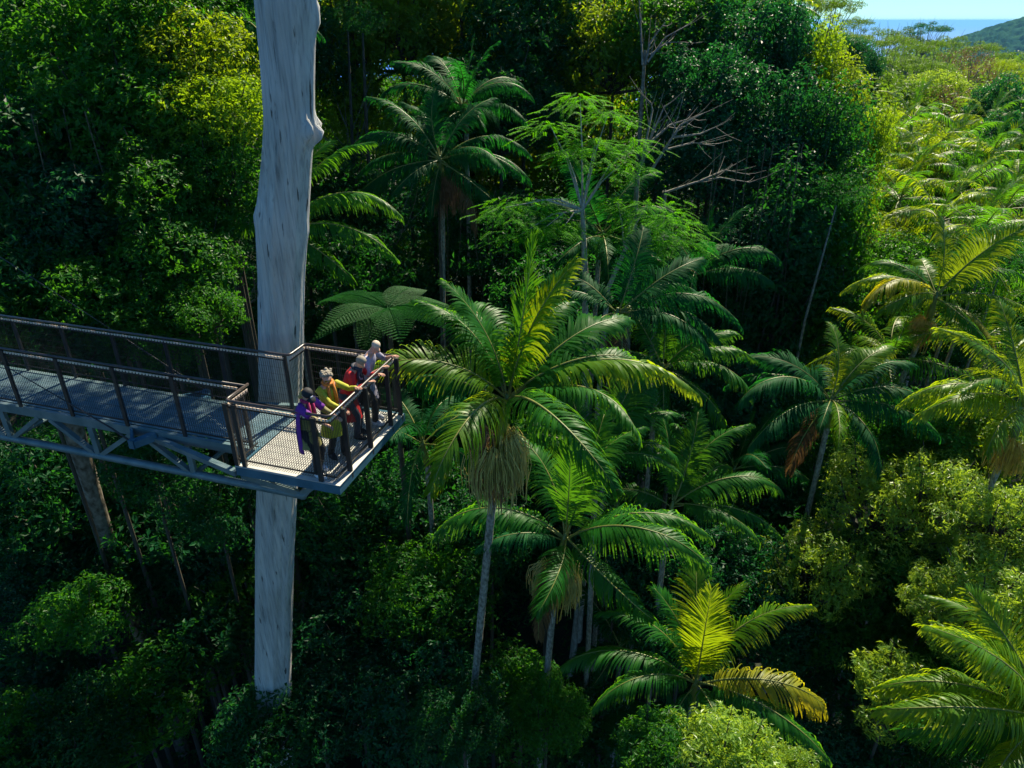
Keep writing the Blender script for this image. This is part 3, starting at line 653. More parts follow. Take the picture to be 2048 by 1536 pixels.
    b = MB(); b.box(hp(0, .086, .058), Rm @ Vector((.02, 0, 0)), Rm @ Vector((0, .004, 0)), Rm @ Vector((0, 0, .005))); b.build('mouth', M['lip'], root)
    if extra: extra(root, dict(pel=pel, nb=nb, nk=nk, chest=chest, arms=arms, t=t, hp=hp, Rm=Rm))
    return root
HEAD = math.atan2(U2.y, U2.x) - math.pi / 2
def scarf(mat, drop=.28):
    def f(root, q):
        b = MB(); c = q['nk'] - Vector((0, 0, .01)); b.tube([c + Vector((.085 * math.cos(a), .07 * math.sin(a) + .01, -.02 * math.sin(a))) for a in [2 * math.pi * k / 12 for k in range(13)]], .032, 8)
        for x in (-.05, .04): b.tube([c + Vector((x, .075, -.02)), q['chest'] + Vector((x * 1.3, .125, .02)), q['chest'] + Vector((x * 1.5, .15, -drop))], [.03, .032, .024], 8)
        b.build('scarf', M[mat], root, True)
    return f
def coat_extra(root, q):
    scarf('magenta', .2)(root, q); b = MB(); rings = []
    for (z, rx, ry, yo) in ((1.36, .13, .09, 0), (1.24, .20, .135, 0), (1.0, .19, .14, -.01), (.8, .195, .15, -.01), (.6, .20, .155, .0), (.48, .205, .16, .01)):
        for _ in (0,):
            off = q['pel'] + q['t'] * max(0, z - .88); rings.append([Vector((rx * math.cos(a), off.y + yo + ry * math.sin(a), z)) for a in [math.pi * .93 + math.pi * 1.14 * k / 14 for k in range(15)]])
    b.quad_grid(rings, False)
    for (sh, el, wr) in q['arms']: b.tube([q['nb'].lerp(sh, .6), sh, sh.lerp(el, .6), sh.lerp(el, .85)], [.07, .078, .068, .066], 10)
    o = b.build('open_coat', M['purple'], root, True); o.modifiers.new('solid', 'SOLIDIFY').thickness = .012
def bag_extra(root, q):
    scarf('navy', .05)(root, q)
    p = Vector((-.30, .05, .62))
    b = MB(); b.box(p, (.04, 0, 0), (0, .15, 0), (0, 0, .12)); b.box(p + Vector((0, 0, .13)), (.03, 0, 0), (0, .13, 0), (0, 0, .015))
    o = b.build('handbag', M['bag'], root); mod = o.modifiers.new('bev', 'BEVEL'); mod.width = .02; mod.segments = 2
    b = MB(); b.tube([p + Vector((0, -.1, .12)), q['nb'] + Vector((-.14, -.06, .03)), q['nb'] + Vector((-.14, .06, .03)), p + Vector((0, .1, .12))], .012, 6); b.build('strap', M['bag'], o, True)
def loc(root_w, hdg, w):  # world -> person local
    d = w - root_w; c, s = math.cos(-hdg), math.sin(-hdg); return Vector((d.x * c - d.y * s, d.x * s + d.y * c, d.z))
def put(a, v_, turn, h1, h2, s=1, **kw):
    base = W(a, v_, .0); hd = HEAD + R(turn)
    return person(base, hd, hands=[loc(base, hd, W(*q)) / s for q in (h1, h2)], s=s, **kw)
put(1.46, .26, -6, (1.88, .42, 1.12), (1.86, .20, 1.04), s=.99, label='woman in black cap and purple open coat at the near corner of the lookout', lean=5, head_pitch=34, head_yaw=-14, top='olive', sleeve=.7, hem=.58, trousers='black', shoes='white_shoe', hair='hair_blond', hair_style='cap', extra=coat_extra, feet=((-.11, .0), (.12, .13)))
put(1.55, .84, -26, (1.95, 1.08, 1.34), (1.88, .66, 1.12), s=1.02, label='woman with curly grey hair and sunglasses in a mustard green jacket at the rail', lean=4, head_pitch=24, head_yaw=-26, top='mustard', sleeve=.98, hem=.48, trousers='black', shoes='black', hair='hair_grey', hair_style='curly', extra=scarf('orange', .3), feet=((-.12, .05), (.1, -.05)))
put(1.55, 1.58, 6, (1.99, 1.84, 1.25), (1.97, 1.44, 1.25), s=1.04, label='grey haired person in a long red coat with a black bag bending over the rail', lean=22, head_pitch=55, top='red', sleeve=1.0, hem=.40, trousers='navy', shoes='black', hair='hair_grey', hair_style='short', extra=bag_extra)
put(1.60, 2.18, 4, (1.98, 2.48, 1.33), (1.96, 2.02, 1.28), s=1.06, label='short haired man in a lavender grey shirt at the far corner of the lookout', lean=18, head_pitch=50, top='lavender', sleeve=.35, hem=.50, trousers='black', shoes='white_shoe', hair='hair_silver', hair_style='cropped', feet=((-.12, .0), (.12, .1)))

# ---------------------------------------------------------------- palms
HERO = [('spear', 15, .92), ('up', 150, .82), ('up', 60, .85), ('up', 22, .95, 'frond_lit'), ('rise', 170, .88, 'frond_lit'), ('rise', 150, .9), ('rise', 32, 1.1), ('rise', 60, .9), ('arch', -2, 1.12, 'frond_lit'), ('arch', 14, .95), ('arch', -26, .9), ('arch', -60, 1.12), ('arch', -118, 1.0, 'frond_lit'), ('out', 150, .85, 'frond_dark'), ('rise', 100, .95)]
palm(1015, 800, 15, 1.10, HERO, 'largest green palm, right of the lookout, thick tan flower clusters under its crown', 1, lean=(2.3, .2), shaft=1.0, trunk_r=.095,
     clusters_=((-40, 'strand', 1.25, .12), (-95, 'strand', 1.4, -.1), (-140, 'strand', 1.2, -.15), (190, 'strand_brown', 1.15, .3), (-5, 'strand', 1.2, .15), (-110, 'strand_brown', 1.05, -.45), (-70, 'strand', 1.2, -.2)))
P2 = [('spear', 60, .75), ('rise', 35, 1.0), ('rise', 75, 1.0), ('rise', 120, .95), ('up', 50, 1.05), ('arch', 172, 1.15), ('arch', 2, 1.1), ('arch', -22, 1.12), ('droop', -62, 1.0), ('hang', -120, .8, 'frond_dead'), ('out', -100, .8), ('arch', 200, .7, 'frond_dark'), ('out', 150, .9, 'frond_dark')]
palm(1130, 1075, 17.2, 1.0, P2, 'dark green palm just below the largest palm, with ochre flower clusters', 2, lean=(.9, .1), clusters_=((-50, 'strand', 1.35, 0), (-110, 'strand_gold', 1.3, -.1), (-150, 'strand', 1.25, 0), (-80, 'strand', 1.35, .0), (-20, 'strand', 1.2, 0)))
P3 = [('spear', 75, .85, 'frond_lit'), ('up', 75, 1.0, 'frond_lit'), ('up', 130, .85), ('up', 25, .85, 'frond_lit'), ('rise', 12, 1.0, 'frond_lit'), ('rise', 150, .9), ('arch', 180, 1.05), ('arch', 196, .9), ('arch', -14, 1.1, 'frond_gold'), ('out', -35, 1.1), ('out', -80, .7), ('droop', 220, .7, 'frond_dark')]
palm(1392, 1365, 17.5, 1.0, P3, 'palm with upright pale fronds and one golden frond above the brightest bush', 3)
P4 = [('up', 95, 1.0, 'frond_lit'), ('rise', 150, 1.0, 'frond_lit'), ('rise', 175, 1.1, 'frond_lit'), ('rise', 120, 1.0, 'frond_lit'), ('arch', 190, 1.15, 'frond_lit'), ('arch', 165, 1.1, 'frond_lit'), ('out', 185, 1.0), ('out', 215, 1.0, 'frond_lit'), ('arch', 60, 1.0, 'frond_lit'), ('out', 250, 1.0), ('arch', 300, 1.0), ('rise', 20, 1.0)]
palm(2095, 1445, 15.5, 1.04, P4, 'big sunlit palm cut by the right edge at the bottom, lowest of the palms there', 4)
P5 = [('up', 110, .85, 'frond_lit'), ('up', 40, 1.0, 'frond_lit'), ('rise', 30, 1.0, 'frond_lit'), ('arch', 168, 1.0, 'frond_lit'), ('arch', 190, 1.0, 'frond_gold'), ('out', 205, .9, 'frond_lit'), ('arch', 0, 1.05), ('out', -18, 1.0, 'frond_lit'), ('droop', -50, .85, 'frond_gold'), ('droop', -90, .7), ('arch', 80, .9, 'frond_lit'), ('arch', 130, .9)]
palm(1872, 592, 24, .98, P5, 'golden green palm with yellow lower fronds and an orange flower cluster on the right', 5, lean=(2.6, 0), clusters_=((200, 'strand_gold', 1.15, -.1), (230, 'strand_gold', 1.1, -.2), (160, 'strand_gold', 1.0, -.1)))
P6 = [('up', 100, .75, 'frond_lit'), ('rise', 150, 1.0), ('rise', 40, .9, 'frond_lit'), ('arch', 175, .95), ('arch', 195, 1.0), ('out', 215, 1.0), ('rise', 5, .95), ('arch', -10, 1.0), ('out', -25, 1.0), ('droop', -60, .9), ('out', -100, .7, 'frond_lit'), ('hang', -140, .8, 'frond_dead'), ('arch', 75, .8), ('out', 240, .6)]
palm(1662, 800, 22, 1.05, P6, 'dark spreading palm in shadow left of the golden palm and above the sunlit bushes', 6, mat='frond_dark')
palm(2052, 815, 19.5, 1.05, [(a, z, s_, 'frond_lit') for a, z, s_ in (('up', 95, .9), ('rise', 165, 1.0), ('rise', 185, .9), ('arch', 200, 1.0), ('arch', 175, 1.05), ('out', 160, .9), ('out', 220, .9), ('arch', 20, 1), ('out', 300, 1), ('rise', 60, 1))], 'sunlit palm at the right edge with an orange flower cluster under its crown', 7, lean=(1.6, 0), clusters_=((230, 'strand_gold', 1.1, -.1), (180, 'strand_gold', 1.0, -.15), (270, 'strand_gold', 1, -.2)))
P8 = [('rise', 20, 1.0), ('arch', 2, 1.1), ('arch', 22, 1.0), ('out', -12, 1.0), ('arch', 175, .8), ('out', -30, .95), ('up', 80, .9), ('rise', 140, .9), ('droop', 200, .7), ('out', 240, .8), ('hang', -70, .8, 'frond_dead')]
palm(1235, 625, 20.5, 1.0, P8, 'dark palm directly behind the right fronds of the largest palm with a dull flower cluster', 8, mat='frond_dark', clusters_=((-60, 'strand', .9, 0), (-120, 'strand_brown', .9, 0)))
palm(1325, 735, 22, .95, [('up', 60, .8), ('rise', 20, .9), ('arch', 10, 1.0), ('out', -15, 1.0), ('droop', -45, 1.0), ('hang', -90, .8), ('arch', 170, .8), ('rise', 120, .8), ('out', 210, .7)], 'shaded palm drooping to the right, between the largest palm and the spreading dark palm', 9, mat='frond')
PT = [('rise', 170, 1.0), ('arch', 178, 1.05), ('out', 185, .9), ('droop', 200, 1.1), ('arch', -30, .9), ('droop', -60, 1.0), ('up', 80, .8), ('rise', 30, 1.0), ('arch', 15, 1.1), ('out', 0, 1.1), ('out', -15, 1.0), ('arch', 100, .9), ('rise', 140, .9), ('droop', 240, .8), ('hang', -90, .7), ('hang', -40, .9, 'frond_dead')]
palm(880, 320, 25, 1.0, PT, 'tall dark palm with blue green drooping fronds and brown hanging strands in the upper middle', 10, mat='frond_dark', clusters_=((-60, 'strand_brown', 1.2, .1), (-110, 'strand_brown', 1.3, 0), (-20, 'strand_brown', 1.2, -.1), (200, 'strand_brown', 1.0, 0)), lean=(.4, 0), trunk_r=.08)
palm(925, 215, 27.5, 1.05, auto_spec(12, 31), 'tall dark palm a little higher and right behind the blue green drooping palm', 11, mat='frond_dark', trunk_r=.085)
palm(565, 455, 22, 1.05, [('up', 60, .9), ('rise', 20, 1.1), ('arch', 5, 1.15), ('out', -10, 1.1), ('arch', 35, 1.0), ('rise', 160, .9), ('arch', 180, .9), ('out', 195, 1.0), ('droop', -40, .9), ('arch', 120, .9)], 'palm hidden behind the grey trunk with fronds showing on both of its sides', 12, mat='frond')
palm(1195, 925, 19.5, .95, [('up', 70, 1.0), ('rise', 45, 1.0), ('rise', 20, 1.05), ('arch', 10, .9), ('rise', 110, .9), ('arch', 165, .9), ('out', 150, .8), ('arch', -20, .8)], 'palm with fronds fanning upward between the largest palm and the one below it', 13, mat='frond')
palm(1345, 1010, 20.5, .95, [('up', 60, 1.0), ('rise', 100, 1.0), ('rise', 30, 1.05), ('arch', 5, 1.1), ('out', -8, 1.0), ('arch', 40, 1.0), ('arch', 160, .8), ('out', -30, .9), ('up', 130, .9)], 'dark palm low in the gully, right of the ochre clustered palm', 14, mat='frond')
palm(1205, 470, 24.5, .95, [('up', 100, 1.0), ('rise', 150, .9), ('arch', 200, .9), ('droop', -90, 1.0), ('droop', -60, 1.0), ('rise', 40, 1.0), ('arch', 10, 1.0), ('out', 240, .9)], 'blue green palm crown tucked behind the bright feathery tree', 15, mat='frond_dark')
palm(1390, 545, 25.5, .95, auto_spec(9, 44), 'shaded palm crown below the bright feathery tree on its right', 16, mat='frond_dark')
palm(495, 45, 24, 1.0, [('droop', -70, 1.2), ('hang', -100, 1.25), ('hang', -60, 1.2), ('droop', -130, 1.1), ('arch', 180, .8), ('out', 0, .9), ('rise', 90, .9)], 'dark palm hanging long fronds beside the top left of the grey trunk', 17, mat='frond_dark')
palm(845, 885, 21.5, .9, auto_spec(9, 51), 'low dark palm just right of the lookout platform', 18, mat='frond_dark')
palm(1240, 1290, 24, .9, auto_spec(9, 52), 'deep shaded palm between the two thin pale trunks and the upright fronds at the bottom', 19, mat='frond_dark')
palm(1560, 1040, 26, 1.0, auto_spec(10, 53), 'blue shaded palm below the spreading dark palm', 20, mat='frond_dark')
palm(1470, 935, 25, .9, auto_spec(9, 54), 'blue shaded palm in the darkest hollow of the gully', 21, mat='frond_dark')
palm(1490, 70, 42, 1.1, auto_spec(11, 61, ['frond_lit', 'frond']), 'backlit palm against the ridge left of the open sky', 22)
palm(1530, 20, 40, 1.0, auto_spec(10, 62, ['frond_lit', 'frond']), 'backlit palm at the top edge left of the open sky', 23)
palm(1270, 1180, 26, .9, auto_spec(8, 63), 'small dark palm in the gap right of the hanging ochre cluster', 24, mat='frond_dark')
FARP = [(1825, 235, 44, 'topmost sunlit palm of the bright slope, with a tall upright frond'), (1765, 290, 42, 'sunlit palm left of the topmost palm on the bright slope'), (1905, 290, 41, 'sunlit palm right of the topmost palm on the bright slope'),
        (1985, 310, 38, 'sunlit palm beside the dark rounded crown at the right edge'), (1840, 330, 37, 'sunlit palm in the middle of the bright slope'), (1745, 345, 38, 'yellow green palm at the left border of the bright slope'),
        (1920, 385, 33, 'sunlit palm above the golden palm and right of the slope middle'), (1800, 400, 34, 'sunlit palm over two brown hanging clusters on the slope'), (2010, 420, 31, 'sunlit palm at the right edge above the golden palm'),
        (1740, 425, 36, 'shaded yellow palm with brown clusters at the foot of the bright slope'), (1880, 445, 30, 'pale fronded palm right above the golden palm'), (1975, 250, 46, 'distant palm near the right edge below the dark crown'),
        (2035, 350, 36, 'palm fragment cut by the right edge in the upper slope'), (1955, 480, 28, 'leafy palm touching the top right of the golden palm'), (1700, 400, 37, 'half shaded palm where the bright slope meets the vine column'),
        (1960, 690, 25, 'shaded palm below the golden palm between thin leaning trunks'), (1780, 720, 25, 'green palm under the orange cluster of the golden palm')]
for i, (px, py, d, lab) in enumerate(FARP):
    cl_ = ((200, 'strand_brown', 1.2, 0), (300, 'strand_gold', 1.1, 0)) if 'cluster' in lab and 'orange' not in lab else ()
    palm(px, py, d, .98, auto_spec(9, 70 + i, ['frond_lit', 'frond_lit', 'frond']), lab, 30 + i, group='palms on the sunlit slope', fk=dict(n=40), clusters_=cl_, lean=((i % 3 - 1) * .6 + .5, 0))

# ---------------------------------------------------------------- broadleaf trees
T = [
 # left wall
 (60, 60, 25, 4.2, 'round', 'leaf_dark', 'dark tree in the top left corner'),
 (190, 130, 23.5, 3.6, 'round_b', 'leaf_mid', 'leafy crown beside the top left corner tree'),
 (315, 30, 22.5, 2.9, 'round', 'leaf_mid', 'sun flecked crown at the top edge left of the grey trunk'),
 (395, 130, 22, 2.3, 'round_b', 'leaf_yellow_lit', 'sunlit yellow green crown directly above the brightest one left of the grey trunk'),
 (432, 235, 21.3, 1.9, 'round', 'leaf_lime_lit', 'brightest yellow green crown left of the grey trunk'),
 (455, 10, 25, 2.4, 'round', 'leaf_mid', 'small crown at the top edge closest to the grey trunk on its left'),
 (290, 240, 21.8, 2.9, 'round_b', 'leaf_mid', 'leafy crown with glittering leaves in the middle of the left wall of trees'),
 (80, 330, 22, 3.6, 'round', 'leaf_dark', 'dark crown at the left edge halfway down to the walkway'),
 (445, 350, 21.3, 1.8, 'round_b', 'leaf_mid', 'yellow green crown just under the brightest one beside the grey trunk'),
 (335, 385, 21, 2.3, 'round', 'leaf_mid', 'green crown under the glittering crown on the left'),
 (200, 430, 21.2, 2.8, 'round', 'leaf_teal_shade', 'blue green crown below the glittering crown on the left'),
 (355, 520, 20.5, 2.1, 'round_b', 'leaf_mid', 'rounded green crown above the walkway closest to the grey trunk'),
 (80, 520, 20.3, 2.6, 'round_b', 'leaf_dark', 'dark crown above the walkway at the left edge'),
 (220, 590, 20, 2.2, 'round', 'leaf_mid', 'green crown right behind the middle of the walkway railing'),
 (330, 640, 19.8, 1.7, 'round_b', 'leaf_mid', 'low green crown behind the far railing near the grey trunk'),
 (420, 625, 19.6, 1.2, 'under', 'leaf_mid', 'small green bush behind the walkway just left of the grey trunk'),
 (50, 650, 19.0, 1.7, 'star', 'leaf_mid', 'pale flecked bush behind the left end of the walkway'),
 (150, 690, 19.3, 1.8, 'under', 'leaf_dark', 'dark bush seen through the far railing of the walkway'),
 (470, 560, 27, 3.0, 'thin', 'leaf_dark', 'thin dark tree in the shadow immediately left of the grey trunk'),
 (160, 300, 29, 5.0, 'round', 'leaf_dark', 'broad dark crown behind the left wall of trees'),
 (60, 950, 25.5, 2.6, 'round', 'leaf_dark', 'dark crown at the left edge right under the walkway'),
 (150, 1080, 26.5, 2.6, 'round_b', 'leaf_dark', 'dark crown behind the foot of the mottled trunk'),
 (60, 1150, 23.5, 2.2, 'round', 'leaf_teal_shade', 'teal crown at the left edge below the walkway'),
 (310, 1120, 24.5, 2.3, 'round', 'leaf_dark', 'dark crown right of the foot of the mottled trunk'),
 (400, 1080, 24.5, 2.1, 'round_b', 'leaf_teal_shade', 'teal crown between the mottled trunk and the grey trunk'),
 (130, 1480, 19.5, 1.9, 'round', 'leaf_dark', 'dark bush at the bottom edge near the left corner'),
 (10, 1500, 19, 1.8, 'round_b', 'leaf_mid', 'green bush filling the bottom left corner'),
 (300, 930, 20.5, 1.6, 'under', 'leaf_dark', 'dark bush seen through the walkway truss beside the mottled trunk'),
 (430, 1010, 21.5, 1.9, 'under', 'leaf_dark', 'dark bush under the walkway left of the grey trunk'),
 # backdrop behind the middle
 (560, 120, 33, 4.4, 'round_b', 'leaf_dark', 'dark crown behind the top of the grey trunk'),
 (690, 60, 34, 2.6, 'column', 'leaf_yellow_lit', 'vine hung column right of the grey trunk at the top edge'),
 (700, 260, 33, 3.4, 'thin', 'leaf_yellow_lit', 'thin sunlit foliage glowing behind dark stems right of the knobbly burl'),
 (800, 60, 35, 4.0, 'round', 'leaf_yellow_lit', 'sun flecked crown at the top edge above the tall dark palm'),
 (930, 60, 37, 4.2, 'column', 'leaf_yellow_lit', 'vine hung column catching sun at the top edge right of the tall dark palm'),
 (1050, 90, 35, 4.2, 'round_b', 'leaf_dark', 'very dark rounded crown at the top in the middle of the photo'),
 (1150, 40, 38, 4.0, 'column', 'leaf_yellow_lit', 'column of hanging backlit vines at the top right of the middle'),
 (1230, 110, 34, 3.6, 'round', 'leaf_yellow_lit', 'dull green crown above the bright feathery tree'),
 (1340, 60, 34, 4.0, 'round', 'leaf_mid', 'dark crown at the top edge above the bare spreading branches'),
 (1450, 100, 33, 3.8, 'round_b', 'leaf_teal_shade', 'blue green crown left of the vine column by the open sky'),
 (1420, 200, 30, 3.0, 'round', 'leaf_teal_shade', 'blue green crown with pale sparkling edge above the bare branches'),
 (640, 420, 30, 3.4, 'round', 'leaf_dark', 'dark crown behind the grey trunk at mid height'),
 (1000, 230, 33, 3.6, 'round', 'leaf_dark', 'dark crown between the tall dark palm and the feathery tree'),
 (780, 430, 30, 3.0, 'thin', 'leaf_teal_shade', 'thin blue green tree under the tall dark palm'),
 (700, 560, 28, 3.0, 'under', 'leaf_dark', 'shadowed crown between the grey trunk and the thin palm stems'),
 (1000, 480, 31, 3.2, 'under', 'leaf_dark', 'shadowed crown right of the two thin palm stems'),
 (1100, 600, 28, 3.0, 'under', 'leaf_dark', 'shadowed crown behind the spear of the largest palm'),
 (1440, 330, 30, 3.2, 'round_b', 'leaf_teal_shade', 'large blue green crown right of the bare branches'),
 (1555, 400, 31, 2.0, 'column', 'leaf_teal_shade', 'dark vine column in the middle of the right backdrop'),
 (1490, 480, 28, 2.2, 'round', 'leaf_teal_shade', 'smooth rounded blue green crown under the long bare limb'),
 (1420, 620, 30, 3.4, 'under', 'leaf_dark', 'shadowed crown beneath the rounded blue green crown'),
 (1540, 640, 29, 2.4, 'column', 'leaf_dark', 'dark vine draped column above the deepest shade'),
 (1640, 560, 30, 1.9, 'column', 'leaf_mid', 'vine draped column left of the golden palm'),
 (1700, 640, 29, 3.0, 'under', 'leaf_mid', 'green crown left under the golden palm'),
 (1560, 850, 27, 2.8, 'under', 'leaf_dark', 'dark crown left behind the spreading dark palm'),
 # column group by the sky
 (1612, 232, 33, 1.55, 'column', 'leaf_lime_lit', 'glowing vine column standing up against the open sky'),
 (1560, 215, 33, 1.8, 'column', 'leaf_teal_shade', 'dark side of the vine clad tree left of the glowing column'),
 (1680, 300, 32, 1.5, 'column', 'leaf_yellow_lit', 'stepped backlit vine column descending from the sky to the slope'),
 (1640, 400, 30, 1.8, 'column', 'leaf_dark', 'dark hollow vine column below the glowing column'),
 (1725, 345, 31, 1.1, 'column', 'leaf_lime_lit', 'lime green edge of the vine thicket left of the sunlit palms'),
 # understorey bottom
 (120, 1000, 24, 3.0, 'under', 'leaf_dark', 'dark crown under the left end of the walkway'),
 (330, 1060, 25, 3.0, 'under', 'leaf_dark', 'dark crown right of the leaning mottled trunk'),
 (170, 1230, 21.5, 1.9, 'under', 'leaf_mid', 'green bush with one sunlit patch left of the mottled trunk foot'),
 (60, 1380, 22, 2.6, 'under', 'leaf_teal_shade', 'teal bush in the bottom left corner'),
 (280, 1420, 21.5, 2.4, 'under', 'leaf_mid', 'green bush at the bottom edge left of the grey trunk'),
 (420, 1270, 23.5, 2.4, 'under', 'leaf_dark', 'dark bush immediately left of the grey trunk foot'),
 (480, 1180, 24.5, 2.2, 'star', 'leaf_mid', 'green bush brushing the left side of the grey trunk'),
 (520, 1490, 19.3, 1.9, 'under', 'leaf_dark', 'green bush hiding the foot of the grey trunk'),
 (640, 1440, 20.5, 1.8, 'under', 'leaf_teal_shade', 'teal bush right of the grey trunk foot'),
 (700, 1080, 25, 2.8, 'under', 'leaf_dark', 'dark crown below the lookout right of the grey trunk'),
 (700, 1270, 23.5, 2.6, 'round_b', 'leaf_teal_shade', 'teal crown halfway down right of the grey trunk'),
 (860, 1180, 22, 2.2, 'round', 'leaf_mid', 'rounded green crown left of the thin pale palm trunk'),
 (850, 1400, 20.5, 2.6, 'round_b', 'leaf_teal_shade', 'large teal green rounded crown at the bottom middle'),
 (1040, 1400, 20.5, 1.9, 'round', 'leaf_mid', 'rounded green crown at the foot of the two thin pale palm trunks'),
 (850, 980, 25, 2.6, 'under', 'leaf_dark', 'dark crown beneath the right corner of the lookout'),
 (1160, 1470, 23, 2.2, 'under', 'leaf_dark', 'dark bush at the bottom edge left of the upright fronded palm'),
 (1230, 1100, 25, 2.4, 'under', 'leaf_teal_shade', 'teal crown behind the ochre clustered palm'),
 (1390, 1130, 23.5, 2.4, 'round', 'leaf_teal_shade', 'teal crown above the upright fronded palm'),
 (1520, 1180, 23, 2.4, 'round_b', 'leaf_teal_shade', 'dark teal crown right of the upright fronds'),
 (1640, 1130, 22, 2.2, 'star', 'leaf_pale', 'crown with a pale sunlit patch in the middle of the right thicket'),
 (1560, 1000, 26, 2.8, 'under', 'leaf_dark', 'dark crown above the sunlit patch of the right thicket'),
 (1760, 1010, 22.5, 2.3, 'star', 'leaf_pale', 'sparkling crown below the spreading dark palm'),
 (1870, 985, 21.5, 2.0, 'star', 'leaf_pale', 'sunlit crown under the fronds of the right edge palm'),
 (2010, 1040, 20.5, 1.9, 'star', 'leaf_pale', 'sunlit crown at the right edge below the orange cluster'),
 (1800, 1160, 22, 2.2, 'round', 'leaf_mid', 'dark crown in the middle of the right thicket'),
 (1950, 1130, 20.5, 1.85, 'star', 'leaf_pale', 'half lit crown near the right edge above the pale canopy'),
 (1985, 1215, 18.3, 2.1, 'star', 'leaf_pale', 'pale green canopy at the right edge above the big sunlit palm'),
 (1860, 1210, 19.4, 1.2, 'star', 'leaf_pale', 'small pale shelf of leaves left of the pale canopy'),
 (1790, 1385, 18.4, 1.5, 'star', 'leaf_pale', 'round pale green bush standing alone left of the big sunlit palm'),
 (1890, 1330, 19.5, 1.4, 'star', 'leaf_mid', 'green bush behind the fronds of the big sunlit palm'),
 (1680, 1340, 22.5, 2.2, 'under', 'leaf_dark', 'dark bush left of the round pale green bush'),
 (1450, 1500, 14.6, 1.35, 'star', 'leaf_pale', 'brightest pale leafy bush at the bottom edge'),
 (1580, 1545, 14.4, .7, 'star', 'leaf_pale', 'small pale bush touching the right of the brightest bush at the bottom edge'),
 (1300, 1500, 15.0, 1.1, 'star', 'leaf_mid', 'shaded bush touching the left of the brightest bush at the bottom edge'),
 (1640, 1500, 20.5, 1.9, 'under', 'leaf_teal_shade', 'teal bush at the bottom edge under the golden frond'),
 (1780, 1530, 20, 1.8, 'under', 'leaf_dark', 'dark bush at the bottom edge left of the big sunlit palm'),
 (925, 1450, 17.6, 1.3, 'round', 'leaf_dark', 'dark bush hiding the foot of the left thin pale palm trunk'),
 (1095, 1430, 18.6, 1.25, 'round_b', 'leaf_mid', 'green bush hiding the foot of the right thin pale palm trunk'),
 (980, 1060, 23, 2.0, 'under', 'leaf_dark', 'dark crown behind the hanging tan flower cluster'),
 (1880, 860, 24, 2.0, 'under', 'leaf_mid', 'green crown between the dark palm and the right edge palm'),
 (1920, 560, 31, 3.2, 'under', 'leaf_mid', 'green crown directly behind the golden palm'),
 (1840, 700, 28, 2.6, 'under', 'leaf_dark', 'dark crown under the right side of the golden palm'),
 (2020, 640, 27, 2.6, 'under', 'leaf_mid', 'green crown at the right edge behind the golden fronds'),
 (1100, 900, 25, 2.4, 'under', 'leaf_mid', 'green crown glimpsed right of the tan flower clusters'),
 (1300, 900, 25.5, 2.6, 'under', 'leaf_dark', 'dark crown behind the lower right fronds of the largest palm'),
 (1450, 800, 27, 2.8, 'round_b', 'leaf_teal_shade', 'blue shaded crown left of the spreading dark palm'),
 (1750, 880, 25, 2.3, 'round', 'leaf_mid', 'green crown under the fronds of the spreading dark palm'),
 (1900, 1240, 21.5, 1.9, 'round', 'leaf_mid', 'green crown filling the gap left of the pale canopy'),
 (1720, 1250, 22.5, 2.2, 'round_b', 'leaf_mid', 'green crown above the round pale green bush'),
 (1500, 1290, 22, 2.0, 'under', 'leaf_dark', 'dark crown right behind the upright fronded palm'),
 (1330, 1250, 22.5, 2.0, 'under', 'leaf_teal_shade', 'teal crown left behind the upright fronded palm'),
 (1960, 1440, 19.5, 1.9, 'round', 'leaf_mid', 'green bush under the big sunlit palm at the bottom right corner'),
 (1990, 900, 23, 2.0, 'round', 'leaf_yellow_lit', 'yellow green crown behind the orange cluster at the right edge'),
 (1800, 560, 30, 2.8, 'round', 'leaf_mid', 'green crown left behind the golden palm'),
 (1990, 520, 32, 3.0, 'round_b', 'leaf_yellow_lit', 'sunlit crown right behind the top of the golden palm'),
 (1720, 500, 33, 2.6, 'round', 'leaf_yellow_lit', 'sunlit crown at the foot of the lime vine thicket'),
 (1860, 360, 42, 3.0, 'round', 'leaf_yellow_lit', 'sunlit broad crown between the middle palms of the slope'),
 (1960, 360, 40, 3.0, 'round_b', 'leaf_mid', 'green broad crown between the right palms of the slope'),
 (1790, 450, 37, 2.6, 'round_b', 'leaf_mid', 'green broad crown under the brown clusters of the slope'),
 # slope and mid distance
 (2010, 220, 50, 3.0, 'round_b', 'leaf_teal_shade', 'dark rounded crown standing out near the right edge of the slope'),
 (2045, 280, 44, 2.6, 'round', 'leaf_teal_shade', 'dark rounded crown cut by the right edge'),
 (1800, 320, 50, 4.0, 'round', 'leaf_yellow_lit', 'yellow green crown among the sunlit palms'),
 (1900, 230, 58, 3.6, 'thin', 'leaf_rust', 'rusty brown leafless looking crown on the slope'),
 (1935, 150, 78, 4.5, 'thin', 'leaf_rust', 'brownish crown higher on the far slope'),
 (1870, 200, 62, 3.2, 'round_b', 'leaf_pale', 'grey green rounded crown left of the rusty crown'),
 (1790, 210, 60, 3.4, 'round', 'leaf_gum', 'olive crown on the slope right of the lime vine thicket'),
 (1740, 180, 62, 1.3, 'column', 'leaf_teal_shade', 'narrow dark crown on the far slope'),
 (1700, 110, 66, 2.4, 'round', 'leaf_teal_shade', 'small dark crown just right of the glowing column'),
 (1650, 30, 52, 3.2, 'gum', 'leaf_gum', 'tall gum with flat leaf tufts against the white sky'),
 (1610, 10, 50, 3.0, 'gum', 'leaf_gum', 'gum crown at the top edge touching the white sky'),
 (1715, 55, 75, 2.4, 'gum', 'leaf_gum', 'small gum standing alone against the sky right of the tall gum'),
 (1665, 90, 70, 4.0, 'gum', 'leaf_gum', 'wide gum crown below the tall gum'),
